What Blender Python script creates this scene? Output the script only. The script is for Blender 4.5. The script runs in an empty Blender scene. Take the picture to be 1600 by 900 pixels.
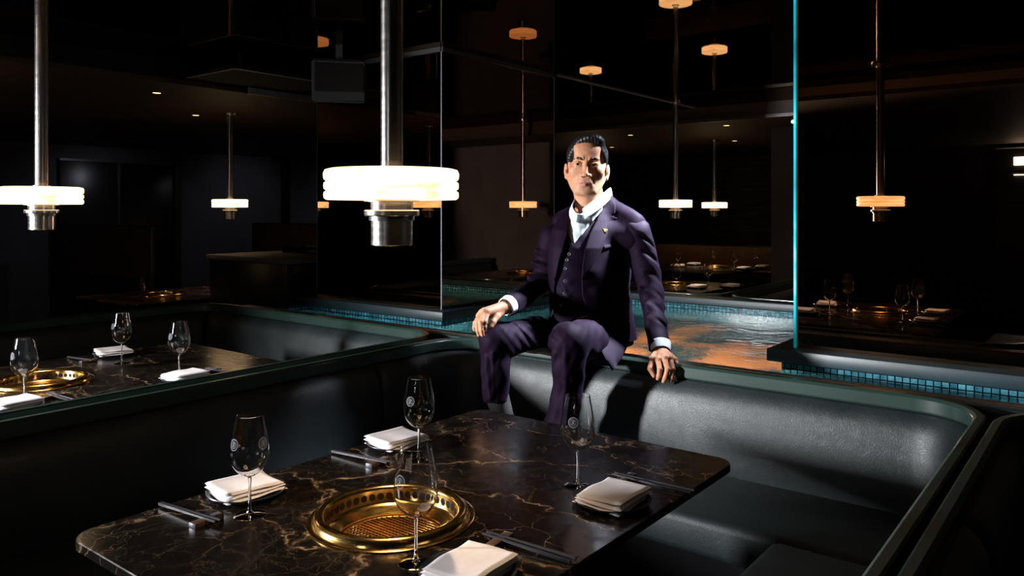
import bpy, bmesh, math, random
import numpy as np
from mathutils import Vector, Matrix

# ------------------------------------------------------------------ camera, world, lights, exposure
S = bpy.context.scene
COL = S.collection
R = math.radians
YAW = 38.0
SN, CS = math.sin(R(YAW)), math.cos(R(YAW))
EYE = 1.45
FPX = 1222.0
cam = bpy.data.objects.new('camera', bpy.data.cameras.new('camera'))
COL.objects.link(cam)
cam.location = (0, 0, EYE)
cam.rotation_euler = (R(90), 0, R(YAW))
cam.data.sensor_width = 36.0
cam.data.lens = 36.0 * FPX / 1600.0
cam.data.shift_y = -122.0 / 1600.0
cam.data.clip_start = 0.05
S.camera = cam
S.view_settings.view_transform = 'Standard'
S.view_settings.look = 'None'
S.view_settings.exposure = 0.0
S.view_settings.gamma = 1.0
S.view_settings.use_curve_mapping = False

world = bpy.data.worlds.new('world')
S.world = world
world.use_nodes = True
world.node_tree.nodes['Background'].inputs[0].default_value = (0.10, 0.12, 0.2, 1)
world.node_tree.nodes['Background'].inputs[1].default_value = 0.012


def cam2w(xc, d, z=0.0):
    """camera-aligned metres (right, forward) -> building axes"""
    return Vector((CS * xc - SN * d, SN * xc + CS * d, z))


def at(px, py, z):
    """the point at height z seen at a pixel of the 1600x900 photograph"""
    d = FPX * (EYE - z) / (py - 328.0)
    return cam2w((px - 800.0) / FPX * d, d, z)


def spot(name, loc, target, power, color, angle, blend=0.3, size=0.1):
    l = bpy.data.lights.new(name, 'SPOT')
    l.energy = power
    l.color = color
    l.spot_size = R(angle)
    l.spot_blend = blend
    l.shadow_soft_size = size
    o = bpy.data.objects.new(name, l)
    COL.objects.link(o)
    o.location = loc
    v = Vector(target) - Vector(loc)
    o.rotation_euler = v.to_track_quat('-Z', 'Y').to_euler()
    return o




def area(name, loc, target, power, color, sx, sy, spread):
    l = bpy.data.lights.new(name, 'AREA')
    l.shape = 'RECTANGLE'
    l.energy = power
    l.color = color
    l.size, l.size_y = sx, sy
    l.spread = R(spread)
    o = bpy.data.objects.new(name, l)
    COL.objects.link(o)
    o.location = loc
    v = Vector(target) - Vector(loc)
    o.rotation_euler = v.to_track_quat('-Z', 'Y').to_euler()
    return o


# photographer's gridded softbox from the left, a rim light high over the pool on the right
area('key_light', (-4.3, -1.2, 1.48), (-1.55, 2.9, 0.98), 84, (0.96, 0.97, 1.0), 0.28, 0.45, 70)
area('rim_light', tuple(cam2w(1.12, 3.50, 2.42)), tuple(cam2w(0.50, 3.38, 1.45)), 23, (0.80, 0.86, 1.0), 0.12, 0.30, 34)

# ------------------------------------------------------------------ helpers


def tag(o, label=None, cat=None, group=None, kind=None):
    if label: o['label'] = label
    if cat: o['category'] = cat
    if group: o['group'] = group
    if kind: o['kind'] = kind
    return o


def thing(name, label, cat, loc=(0, 0, 0), rotz=0.0, group=None):
    o = bpy.data.objects.new(name, None)
    o.empty_display_size = 0.1
    COL.objects.link(o)
    o.location = loc
    o.rotation_euler = (0, 0, rotz)
    return tag(o, label, cat, group)


def dup(root, loc, rotz=0.0, label=None, group=None):
    r = root.copy()
    COL.objects.link(r)
    r.location = loc
    r.rotation_euler = (0, 0, rotz)
    if label: r['label'] = label
    if group: r['group'] = group

    def rec(src, dst):
        for ch in [c for c in KIDS.get(src.name, [])]:
            c = ch.copy()
            COL.objects.link(c)
            c.parent = dst
            rec(ch, c)
    rec(root, r)
    return r


KIDS = {}


def mesh_obj(name, verts, faces, mat=None, parent=None, smooth=False, sharp=None):
    me = bpy.data.meshes.new(name)
    me.from_pydata([tuple(v) for v in verts], [], [tuple(f) for f in faces])
    return _fin(name, me, mat, parent, smooth, sharp)


def _fin(name, me, mat, parent, smooth, sharp=None):
    me.update()
    if smooth:
        me.polygons.foreach_set('use_smooth', [True] * len(me.polygons))
        if sharp:
            me.set_sharp_from_angle(angle=R(sharp))
    if mat:
        me.materials.append(mat)
    o = bpy.data.objects.new(name, me)
    COL.objects.link(o)
    if parent:
        o.parent = parent
        KIDS.setdefault(parent.name, []).append(o)
    return o


def bm_obj(name, bm, mat=None, parent=None, smooth=False, sharp=40):
    me = bpy.data.meshes.new(name)
    bm.normal_update()
    bm.to_mesh(me)
    bm.free()
    return _fin(name, me, mat, parent, smooth, sharp)


def box(bm, x0, x1, y0, y1, z0, z1, bev=0.0, seg=2, M=None):
    r = bmesh.ops.create_cube(bm, size=1.0)
    vs = r['verts']
    for v in vs:
        v.co = Vector(((x0 + x1) / 2 + v.co.x * (x1 - x0), (y0 + y1) / 2 + v.co.y * (y1 - y0), (z0 + z1) / 2 + v.co.z * (z1 - z0)))
    if M:
        for v in vs: v.co = M @ v.co
    if bev > 0:
        es = list({e for v in vs for e in v.link_edges})
        bmesh.ops.bevel(bm, geom=es, offset=bev, segments=seg, affect='EDGES', profile=0.5)


def boxo(name, x0, x1, y0, y1, z0, z1, mat, parent=None, bev=0.0, seg=2):
    bm = bmesh.new()
    box(bm, x0, x1, y0, y1, z0, z1, bev, seg)
    return bm_obj(name, bm, mat, parent, bev > 0, 35)


def lathe(profile, n=64, c=(0, 0, 0), closed=False):
    vs, fs = [], []
    m = len(profile)
    for i in range(n):
        a = 2 * math.pi * i / n
        for r, z in profile:
            vs.append((c[0] + r * math.cos(a), c[1] + r * math.sin(a), c[2] + z))
    for i in range(n):
        j = (i + 1) % n
        for k in range(m - 1 if not closed else m):
            k2 = (k + 1) % m
            fs.append((i * m + k, j * m + k, j * m + k2, i * m + k2))
    return vs, fs


def latheo(name, profile, mat, parent=None, n=64, c=(0, 0, 0), closed=False, sharp=40):
    v, f = lathe(profile, n, c, closed)
    return mesh_obj(name, v, f, mat, parent, True, sharp)


def tube(pts, r, n=10, caps=True):
    """tube along points; r a number or list"""
    pts = [Vector(p) for p in pts]
    vs, fs = [], []
    up = Vector((0, 0, 1))
    prev = None
    for i, p in enumerate(pts):
        t = (pts[min(i + 1, len(pts) - 1)] - pts[max(i - 1, 0)]).normalized()
        if prev is None:
            a = up if abs(t.z) < 0.9 else Vector((1, 0, 0))
            s = t.cross(a).normalized()
        else:
            s = (prev - t * prev.dot(t)).normalized()
        prev = s
        b = t.cross(s)
        rr = r[i] if isinstance(r, (list, tuple)) else r
        for k in range(n):
            a = 2 * math.pi * k / n
            vs.append(p + (s * math.cos(a) + b * math.sin(a)) * rr)
    for i in range(len(pts) - 1):
        for k in range(n):
            k2 = (k + 1) % n
            fs.append((i * n + k, i * n + k2, (i + 1) * n + k2, (i + 1) * n + k))
    if caps:
        fs.append(tuple(range(n))[::-1])
        fs.append(tuple((len(pts) - 1) * n + k for k in range(n)))
    return vs, fs


def join(*parts):
    V, F = [], []
    for v, f in parts:
        o = len(V)
        V += [tuple(p) for p in v]
        F += [tuple(i + o for i in q) for q in f]
    return V, F


def sweep(path, profile, closed_profile=True, caps=True):
    """path: 2-D points; profile: (offset to the left of travel, z). mitred"""
    n = len(path)
    m = len(profile)
    vs, fs = [], []
    for i in range(n):
        p = Vector(path[i])
        a = (p - Vector(path[i - 1])).normalized() if i > 0 else None
        b = (Vector(path[i + 1]) - p).normalized() if i < n - 1 else None
        if a is None: a = b
        if b is None: b = a
        t = (a + b).normalized()
        nn = Vector((-t.y, t.x)) / max(0.3, t.dot(a))
        for o, z in profile:
            q = p + nn * o
            vs.append((q.x, q.y, z))
    for i in range(n - 1):
        for k in range(m if closed_profile else m - 1):
            k2 = (k + 1) % m
            fs.append((i * m + k, (i + 1) * m + k, (i + 1) * m + k2, i * m + k2))
    if caps and closed_profile:
        fs.append(tuple(range(m)))
        fs.append(tuple((n - 1) * m + k for k in range(m))[::-1])
    return vs, fs


def fixn(o):
    bm = bmesh.new()
    bm.from_mesh(o.data)
    bmesh.ops.recalc_face_normals(bm, faces=bm.faces)
    bm.to_mesh(o.data)
    bm.free()
    return o


def rrect(x0, x1, y0, y1, r, n=8):
    pts = []
    for cx, cy, a0 in ((x1 - r, y1 - r, 0), (x0 + r, y1 - r, 90), (x0 + r, y0 + r, 180), (x1 - r, y0 + r, 270)):
        for k in range(n + 1):
            a = R(a0 + 90.0 * k / n)
            pts.append((cx + r * math.cos(a), cy + r * math.sin(a)))
    return pts


# ------------------------------------------------------------------ materials


class NT:
    def __init__(s, name):
        s.m = bpy.data.materials.new(name)
        s.m.use_nodes = True
        s.t = s.m.node_tree
        s.b = s.t.nodes['Principled BSDF']
        s.out = s.t.nodes['Material Output']

    def n(s, typ, **kw):
        nd = s.t.nodes.new(typ)
        for k, v in kw.items():
            if k.startswith('i_'):
                key = k[2:]
                key = int(key) if key.isdigit() else key.replace('_', ' ')
                nd.inputs[key].default_value = v
            else:
                setattr(nd, k, v)
        return nd

    def l(s, a, b):
        s.t.links.new(a, b)

    def ramp(s, src, stops):
        r = s.n('ShaderNodeValToRGB')
        e = r.color_ramp.elements
        while len(e) < len(stops): e.new(0.5)
        for q, (p, c) in zip(e, stops):
            q.position = p
            q.color = (c[0], c[1], c[2], 1) if not isinstance(c, (int, float)) else (c, c, c, 1)
        s.l(src, r.inputs[0])
        return r

    def coord(s, scale=(1, 1, 1)):
        tc = s.n('ShaderNodeTexCoord')
        mp = s.n('ShaderNodeMapping')
        mp.inputs['Scale'].default_value = scale
        s.l(tc.outputs['Object'], mp.inputs['Vector'])
        return mp.outputs[0]

    def bump(s, src, strength, dist=0.002):
        b = s.n('ShaderNodeBump', i_Strength=strength, i_Distance=dist)
        s.l(src, b.inputs['Height'])
        s.l(b.outputs[0], s.b.inputs['Normal'])
        return b

    def set(s, color=None, rough=None, metal=None, **kw):
        if color is not None: s.b.inputs['Base Color'].default_value = (*color, 1)
        if rough is not None: s.b.inputs['Roughness'].default_value = rough
        if metal is not None: s.b.inputs['Metallic'].default_value = metal
        for k, v in kw.items():
            s.b.inputs[k.replace('_', ' ')].default_value = v
        return s


def plain(name, color, rough=0.5, metal=0.0, noise=0.0, nscale=8.0, **kw):
    t = NT(name).set(color, rough, metal, **kw)
    if noise:
        nz = t.n('ShaderNodeTexNoise', i_Scale=nscale, i_Detail=4.0)
        t.l(t.coord(), nz.inputs['Vector'])
        c0 = [c * (1 - noise) for c in color]
        c1 = [min(1, c * (1 + noise)) for c in color]
        r = t.ramp(nz.outputs[0], [(0.3, c0), (0.7, c1)])
        t.l(r.outputs[0], t.b.inputs['Base Color'])
    return t.m


M = {}
M['floor'] = plain('dark_stone_floor', (0.012, 0.011, 0.011), 0.35, noise=0.3)
M['wall'] = plain('dark_plaster', (0.085, 0.080, 0.095), 0.75, noise=0.15, nscale=3)
M['black'] = plain('black_lacquer', (0.006, 0.006, 0.007), 0.3)
M['soffit'] = plain('brown_soffit', (0.05, 0.028, 0.018), 0.6, noise=0.1)
M['metal_trim'] = plain('grey_metal_trim', (0.40, 0.43, 0.50), 0.4, 0.4)
M['matte_black'] = plain('matte_black', (0.006, 0.006, 0.007), 0.8)
M['fascia'] = plain('bronze_fascia', (0.30, 0.24, 0.17), 0.5)
M['partition'] = plain('brown_stained_wood', (0.10, 0.052, 0.028), 0.45, noise=0.2)
M['dark_post'] = plain('dark_grey_metal', (0.10, 0.10, 0.11), 0.4, 0.7)


def mirror(name, color, rough, fres=None):
    t = NT(name)
    g = t.n('ShaderNodeBsdfGlossy')
    g.inputs['Color'].default_value = (*color, 1)
    g.inputs['Roughness'].default_value = rough
    nz = t.n('ShaderNodeTexNoise', i_Scale=1.2, i_Detail=1.0)
    t.l(t.coord(), nz.inputs['Vector'])
    b = t.n('ShaderNodeBump', i_Strength=0.04, i_Distance=0.01)
    t.l(nz.outputs[0], b.inputs['Height'])
    t.l(b.outputs[0], g.inputs['Normal'])
    t.l(g.outputs[0], t.out.inputs['Surface'])
    return t.m


M['mirror'] = mirror('smoked_mirror', (0.34, 0.21, 0.135), 0.0)
M['ceiling_mirror'] = mirror('black_gloss_ceiling', (0.24, 0.17, 0.115), 0.012)


def m_teal_edge():
    t = NT('teal_glass_edge').set((0.02, 0.45, 0.50), 0.15)
    nz = t.n('ShaderNodeTexNoise', i_Scale=3.0, i_Detail=3.0)
    t.l(t.coord((1, 1, 1)), nz.inputs['Vector'])
    r = t.ramp(nz.outputs[0], [(0.35, (0.0, 0.16, 0.20)), (0.55, (0.01, 0.5, 0.6)), (0.72, (0.5, 0.9, 1.0))])
    t.l(r.outputs[0], t.b.inputs['Base Color'])
    t.l(r.outputs[0], t.b.inputs['Emission Color'])
    t.b.inputs['Emission Strength'].default_value = 0.45  # emission and pale streaks paint the light caught in the glass edge
    return t.m


M['glass_edge'] = m_teal_edge()


def m_leather(name, c0, c1, rough=0.36):
    t = NT(name).set(c0, rough, Specular_IOR_Level=0.6)
    co = t.coord()
    wz = t.n('ShaderNodeTexNoise', i_Scale=22.0, i_Detail=4.0, i_Distortion=1.2)
    t.l(co, wz.inputs['Vector'])
    mx = t.n('ShaderNodeVectorMath', operation='MULTIPLY_ADD')
    t.l(wz.outputs['Color'], mx.inputs[0])
    mx.inputs[1].default_value = (0.05, 0.05, 0.05)
    t.l(co, mx.inputs[2])
    v = t.n('ShaderNodeTexVoronoi', feature='DISTANCE_TO_EDGE', i_Scale=95.0)
    t.l(mx.outputs[0], v.inputs['Vector'])
    r = t.ramp(v.outputs['Distance'], [(0.0, 0.0), (0.12, 1.0)])
    f = t.n('ShaderNodeTexNoise', i_Scale=260.0, i_Detail=2.0)
    t.l(co, f.inputs['Vector'])
    ad = t.n('ShaderNodeMath', operation='MULTIPLY_ADD')
    t.l(f.outputs[0], ad.inputs[0])
    ad.inputs[1].default_value = 0.25
    t.l(r.outputs[0], ad.inputs[2])
    t.bump(ad.outputs[0], 0.32, 0.0007)
    big = t.n('ShaderNodeTexNoise', i_Scale=5.0, i_Detail=5.0)
    t.l(co, big.inputs['Vector'])
    cr = t.ramp(big.outputs[0], [(0.3, c0), (0.7, c1)])
    mm = t.n('ShaderNodeMix', data_type='RGBA', blend_type='MULTIPLY')
    mm.inputs[0].default_value = 0.35
    t.l(cr.outputs[0], mm.inputs[6])
    t.l(r.outputs[0], mm.inputs[7])
    t.l(mm.outputs[2], t.b.inputs['Base Color'])
    rr = t.ramp(big.outputs[0], [(0.35, rough - 0.05), (0.7, rough + 0.08)])
    t.l(rr.outputs[0], t.b.inputs['Roughness'])
    return t.m


M['leather'] = m_leather('dark_green_leather', (0.010, 0.018, 0.0195), (0.017, 0.027, 0.029), 0.50)
M['rail'] = plain('green_lacquered_rail', (0.020, 0.042, 0.034), 0.32, noise=0.15, nscale=4, Coat_Weight=0.4, Coat_Roughness=0.15)
M['brass_line'] = plain('bronze_inlay', (0.5, 0.33, 0.18), 0.25, 1.0)


def m_marble():
    t = NT('dark_veined_marble').set((0.02, 0.015, 0.012), 0.2)
    co = t.coord()
    w1 = t.n('ShaderNodeTexNoise', i_Scale=2.6, i_Detail=6.0, i_Roughness=0.6)
    t.l(co, w1.inputs['Vector'])
    a1 = t.n('ShaderNodeVectorMath', operation='MULTIPLY_ADD')
    t.l(w1.outputs['Color'], a1.inputs[0])
    a1.inputs[1].default_value = (0.42, 0.42, 0.42)
    t.l(co, a1.inputs[2])

    def vein(scale, th, warp):
        v = t.n('ShaderNodeTexVoronoi', feature='DISTANCE_TO_EDGE', i_Scale=scale, i_Randomness=1.0)
        t.l(warp, v.inputs['Vector'])
        return t.ramp(v.outputs['Distance'], [(0.0, 1.0), (th, 0.35), (th * 2.6, 0.0)])
    st = t.n('ShaderNodeMapping')
    st.inputs['Rotation'].default_value = (0, 0, R(28))
    st.inputs['Scale'].default_value = (0.6, 1.5, 1.0)
    t.l(a1.outputs[0], st.inputs['Vector'])
    big = vein(2.6, 0.012, st.outputs[0])
    sm = vein(8.5, 0.008, a1.outputs[0])
    tiny = vein(19.0, 0.012, a1.outputs[0])
    mask = t.n('ShaderNodeTexNoise', i_Scale=3.3, i_Detail=3.0)
    t.l(co, mask.inputs['Vector'])
    mr = t.ramp(mask.outputs[0], [(0.40, 0.0), (0.62, 1.0)])
    mr2 = t.ramp(mask.outputs[0], [(0.42, 1.0), (0.58, 0.0)])

    def mul(a, b, k=1.0):
        m = t.n('ShaderNodeMath', operation='MULTIPLY')
        t.l(a, m.inputs[0])
        t.l(b, m.inputs[1])
        m2 = t.n('ShaderNodeMath', operation='MULTIPLY')
        t.l(m.outputs[0], m2.inputs[0])
        m2.inputs[1].default_value = k
        return m2.outputs[0]
    nb = t.n('ShaderNodeTexNoise', i_Scale=24.0, i_Detail=5.0)
    t.l(co, nb.inputs['Vector'])
    nbr = t.ramp(nb.outputs[0], [(0.32, 0.15), (0.6, 1.0)])
    cl = t.n('ShaderNodeTexNoise', i_Scale=5.5, i_Detail=9.0, i_Roughness=0.72, i_Distortion=0.6)
    t.l(co, cl.inputs['Vector'])
    clr = t.ramp(cl.outputs[0], [(0.52, 0.0), (0.78, 0.55)])
    f1 = mul(big.outputs[0], nbr.outputs[0], 1.0)
    f2 = mul(sm.outputs[0], mr.outputs[0], 0.85)
    f3 = mul(tiny.outputs[0], mr2.outputs[0], 0.45)
    mx = t.n('ShaderNodeMath', operation='MAXIMUM')
    t.l(f1, mx.inputs[0]); t.l(f2, mx.inputs[1])
    mx2 = t.n('ShaderNodeMath', operation='MAXIMUM')
    t.l(mx.outputs[0], mx2.inputs[0]); t.l(f3, mx2.inputs[1])
    mx3 = t.n('ShaderNodeMath', operation='MAXIMUM')
    t.l(mx2.outputs[0], mx3.inputs[0]); t.l(mul(clr.outputs[0], mr.outputs[0], 0.45), mx3.inputs[1])
    cr = t.ramp(mx3.outputs[0], [(0.0, (0.0065, 0.0050, 0.0045)), (0.35, (0.055, 0.036, 0.021)), (1.0, (0.36, 0.235, 0.135))])
    t.l(cr.outputs[0], t.b.inputs['Base Color'])
    rr = t.ramp(nb.outputs[0], [(0.3, 0.16), (0.7, 0.27)])
    t.l(rr.outputs[0], t.b.inputs['Roughness'])
    return t.m


M['marble'] = m_marble()
M['marble_edge'] = plain('stone_underside', (0.02, 0.02, 0.022), 0.4)


def m_brushed(name, color, rough, stretch=(40, 40, 2)):
    t = NT(name).set(color, rough, 1.0)
    nz = t.n('ShaderNodeTexNoise', i_Scale=12.0, i_Detail=4.0)
    t.l(t.coord(stretch), nz.inputs['Vector'])
    r = t.ramp(nz.outputs[0], [(0.3, rough - 0.03), (0.7, rough + 0.04)])
    t.l(r.outputs[0], t.b.inputs['Roughness'])
    return t.m


M['steel'] = m_brushed('brushed_steel', (0.62, 0.58, 0.55), 0.22, (0.5, 0.5, 6))
M['brass'] = m_brushed('polished_brass', (0.95, 0.60, 0.20), 0.17, (3, 3, 30))
M['brass_wire'] = m_brushed('warm_brass_wire', (0.75, 0.45, 0.18), 0.35, (3, 3, 3))


def m_alabaster():
    t = NT('lit_alabaster').set((0.9, 0.75, 0.55), 0.35)
    nz = t.n('ShaderNodeTexNoise', i_Scale=9.0, i_Detail=6.0, i_Distortion=1.0)
    t.l(t.coord((1, 1, 2.5)), nz.inputs['Vector'])
    r = t.ramp(nz.outputs[0], [(0.30, (1.0, 0.74, 0.44)), (0.5, (1.0, 0.68, 0.36)), (0.66, (1.0, 0.50, 0.17))])
    t.l(r.outputs[0], t.b.inputs['Emission Color'])
    t.b.inputs['Emission Strength'].default_value = 3.2
    return t.m


M['alabaster'] = m_alabaster()


def m_glow(name, color, s):
    t = NT(name).set((0.8, 0.8, 0.8), 0.5)
    t.b.inputs['Emission Color'].default_value = (*color, 1)
    t.b.inputs['Emission Strength'].default_value = s
    return t.m


M['downlight'] = m_glow('warm_downlight', (1.0, 0.62, 0.25), 3.0)
M['green_glow'] = m_glow('green_glow', (0.05, 1.0, 0.35), 8.0)
M['white_strip'] = m_glow('white_strip_light', (0.9, 0.95, 1.0), 14.0)


M['glass_solid'] = NT('clear_crystal').set((1, 1, 1), 0.0, Transmission_Weight=1.0, IOR=1.5).m
M['glass'] = M['glass_solid']
M['etch'] = plain('etched_frost', (0.20, 0.21, 0.23), 0.6)
M['plate'] = plain('charcoal_stoneware', (0.035, 0.042, 0.055), 0.28)
M['napkin'] = plain('white_linen', (0.92, 0.87, 0.87), 0.85, noise=0.03, nscale=60)
M['chopstick'] = plain('black_lacquer_chopstick', (0.03, 0.03, 0.036), 0.5)
M['rest'] = plain('dark_wood_rest', (0.07, 0.035, 0.02), 0.4, noise=0.3, nscale=40)
M['coping'] = plain('dark_slate_coping', (0.014, 0.034, 0.042), 0.42, noise=0.2)


def m_tile():
    t = NT('teal_mosaic').set((0.05, 0.3, 0.35), 0.15)
    tc = t.n('ShaderNodeTexCoord')
    sp = t.n('ShaderNodeSeparateXYZ')
    t.l(tc.outputs['Object'], sp.inputs[0])
    ad = t.n('ShaderNodeMath', operation='ADD')
    t.l(sp.outputs[0], ad.inputs[0]); t.l(sp.outputs[1], ad.inputs[1])
    cb = t.n('ShaderNodeCombineXYZ')
    t.l(ad.outputs[0], cb.inputs[0]); t.l(sp.outputs[2], cb.inputs[1])
    br = t.n('ShaderNodeTexBrick')
    br.offset = 0.0
    br.squash = 1.0
    br.inputs['Scale'].default_value = 1.0
    br.inputs['Brick Width'].default_value = 0.028
    br.inputs['Row Height'].default_value = 0.0235
    br.inputs['Mortar Size'].default_value = 0.0026
    br.inputs['Mortar Smooth'].default_value = 0.2
    br.inputs['Bias'].default_value = 0.0
    br.inputs['Color1'].default_value = (0.035, 0.17, 0.23, 1)
    br.inputs['Color2'].default_value = (0.12, 0.38, 0.47, 1)
    br.inputs['Mortar'].default_value = (0.003, 0.012, 0.016, 1)
    t.l(cb.outputs[0], br.inputs['Vector'])
    nz = t.n('ShaderNodeTexNoise', i_Scale=30.0, i_Detail=2.0)
    t.l(tc.outputs['Object'], nz.inputs['Vector'])
    rr = t.ramp(nz.outputs[0], [(0.3, 0.45), (0.65, 1.15)])
    mm = t.n('ShaderNodeMix', data_type='RGBA', blend_type='MULTIPLY')
    mm.inputs[0].default_value = 1.0
    t.l(br.outputs['Color'], mm.inputs[6]); t.l(rr.outputs[0], mm.inputs[7])
    t.l(mm.outputs[2], t.b.inputs['Base Color'])
    t.bump(br.outputs['Fac'], -0.5, 0.002)
    return t.m


M['tile'] = m_tile()


def m_pool_floor():
    t = NT('pool_floor_stone').set((0.02, 0.1, 0.14), 0.6)
    co = t.coord()
    nz = t.n('ShaderNodeTexNoise', i_Scale=1.6, i_Detail=2.0)
    t.l(co, nz.inputs['Vector'])
    nz.inputs['Scale'].default_value = 2.4
    n2 = t.n('ShaderNodeTexNoise', i_Scale=26.0, i_Detail=5.0, i_Roughness=0.7)
    t.l(co, n2.inputs['Vector'])
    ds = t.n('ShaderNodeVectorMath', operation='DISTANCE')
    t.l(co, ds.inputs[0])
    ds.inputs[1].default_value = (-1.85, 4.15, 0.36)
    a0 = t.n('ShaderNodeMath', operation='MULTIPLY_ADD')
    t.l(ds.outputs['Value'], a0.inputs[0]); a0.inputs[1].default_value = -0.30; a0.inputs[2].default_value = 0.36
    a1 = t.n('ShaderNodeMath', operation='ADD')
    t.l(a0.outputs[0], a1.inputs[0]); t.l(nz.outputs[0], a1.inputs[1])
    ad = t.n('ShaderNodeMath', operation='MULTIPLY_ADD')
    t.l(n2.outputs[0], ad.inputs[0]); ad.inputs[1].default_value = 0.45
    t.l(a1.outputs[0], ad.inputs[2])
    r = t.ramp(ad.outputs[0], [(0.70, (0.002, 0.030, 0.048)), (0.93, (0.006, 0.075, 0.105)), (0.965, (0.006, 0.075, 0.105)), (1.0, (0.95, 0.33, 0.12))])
    t.l(r.outputs[0], t.b.inputs['Base Color'])
    return t.m


M['pool_floor'] = m_pool_floor()


def m_water():
    t = NT('pool_water')
    co = t.coord((1.0, 1.6, 1.0))
    n1 = t.n('ShaderNodeTexNoise', i_Scale=9.0, i_Detail=4.0, i_Distortion=0.6)
    t.l(co, n1.inputs['Vector'])
    n2 = t.n('ShaderNodeTexNoise', i_Scale=34.0, i_Detail=3.0)
    t.l(co, n2.inputs['Vector'])
    ad = t.n('ShaderNodeMath', operation='MULTIPLY_ADD')
    t.l(n2.outputs[0], ad.inputs[0]); ad.inputs[1].default_value = 0.25
    t.l(n1.outputs[0], ad.inputs[2])
    b = t.n('ShaderNodeBump', i_Strength=0.55, i_Distance=0.02)
    t.l(ad.outputs[0], b.inputs['Height'])
    g = t.n('ShaderNodeBsdfGlossy')
    g.inputs['Roughness'].default_value = 0.03
    t.l(b.outputs[0], g.inputs['Normal'])
    rf = t.n('ShaderNodeBsdfRefraction')
    rf.inputs['IOR'].default_value = 1.33
    rf.inputs['Roughness'].default_value = 0.0
    rf.inputs['Color'].default_value = (0.82, 0.93, 0.95, 1)
    t.l(b.outputs[0], rf.inputs['Normal'])
    tr = t.n('ShaderNodeBsdfTransparent')
    tr.inputs['Color'].default_value = (0.36, 0.76, 0.82, 1)
    m0 = t.n('ShaderNodeMixShader')
    m0.inputs[0].default_value = 1.0
    t.l(tr.outputs[0], m0.inputs[1]); t.l(rf.outputs[0], m0.inputs[2])
    fr = t.n('ShaderNodeFresnel', i_IOR=1.33)
    t.l(b.outputs[0], fr.inputs['Normal'])
    mix = t.n('ShaderNodeMixShader')
    t.l(fr.outputs[0], mix.inputs[0]); t.l(m0.outputs[0], mix.inputs[1]); t.l(g.outputs[0], mix.inputs[2])
    t.l(mix.outputs[0], t.out.inputs['Surface'])
    return t.m


M['water'] = m_water()


def m_curtain():
    t = NT('black_quilted_fabric').set((0.014, 0.014, 0.016), 0.35)
    nz = t.n('ShaderNodeTexNoise', i_Scale=3.0, i_Detail=4.0, i_Distortion=0.5)
    t.l(t.coord((0.7, 0.7, 4.0)), nz.inputs['Vector'])
    t.bump(nz.outputs[0], 0.6, 0.03)
    return t.m


M['curtain'] = m_curtain()

# ------------------------------------------------------------------ the setting
CZ = 2.45


def struct(o):
    o['kind'] = 'structure'
    return o


struct(boxo('floor', -13, 4.5, -5.2, 13.2, -0.1, 0.0, M['floor']))
struct(boxo('ceiling', -5.03, 4.5, -5.2, 7.15, CZ, CZ + 0.1, M['ceiling_mirror']))
struct(boxo('wall_left', -13, -12.8, -5.2, 13.2, 0, 2.6, M['wall']))
struct(boxo('wall_right', 4.4, 4.5, -5.2, 13.2, 0, 2.6, M['wall']))
struct(boxo('wall_front', -12.8, 4.4, -5.2, -5.1, 0, 2.6, M['wall']))
struct(boxo('wall_back', -12.8, 4.4, 12.2, 12.3, 0, 2.6, M['curtain']))
# lowered ceilings, left of the tables and behind the pool
struct(boxo('trim_1', -12.8, -5.03, -5.1, 12.2, 2.30, 2.55, M['soffit']))
struct(boxo('trim_2', -5.03, 4.4, 7.15, 12.2, 2.30, 2.55, M['soffit']))
struct(boxo('trim_3', -5.03, -4.99, 0.8, 7.1, 2.33, 2.45, M['black']))
struct(boxo('trim_7', -4.99, -4.97, 3.28, 4.6, 2.29, 2.335, M['metal_trim']))  # pale strip added to paint the lit end of the fascia
struct(boxo('trim_8', -5.03, 4.4, -5.1, 0.8, 2.30, 2.45, M['soffit']))
struct(boxo('trim_9', -5.03, 4.4, 0.80, 0.815, 2.335, 2.40, M['fascia']))
struct(boxo('trim_4', -4.99, 4.4, 7.12, 7.15, 2.30, 2.33, M['dark_post']))
# a joint strip along the glossy ceiling from the column over the pool
struct(boxo('trim_5', -3.30, -3.285, 4.75, 7.1, CZ - 0.012, CZ - 0.001, M['metal_trim']))

# grey plaster pier with an arched niche beyond the pool
bm = bmesh.new()
out = [(-2.86, 0.0), (-2.52, 0.0), (-2.52, 1.75)]
for k in range(1, 12):
    a = R(180 - 180 * k / 12)
    out.append((-2.02 + 0.5 * math.cos(a), 1.75 + 0.38 * math.sin(a)))
out += [(-1.52, 1.75), (-1.52, 0.0), (3.9, 0.0), (3.9, 2.3), (-2.86, 2.3)]
vs = [bm.verts.new((x, 8.0, z)) for x, z in out]
f = bm.faces.new(vs)
r = bmesh.ops.extrude_face_region(bm, geom=[f])
for v in [g for g in r['geom'] if isinstance(g, bmesh.types.BMVert)]: v.co.y += 0.18
bmesh.ops.recalc_face_normals(bm, faces=bm.faces)
struct(bm_obj('wall_pier', bm, M['wall']))['label'] = 'grey plaster pier with arched niche beyond the pool'

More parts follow.
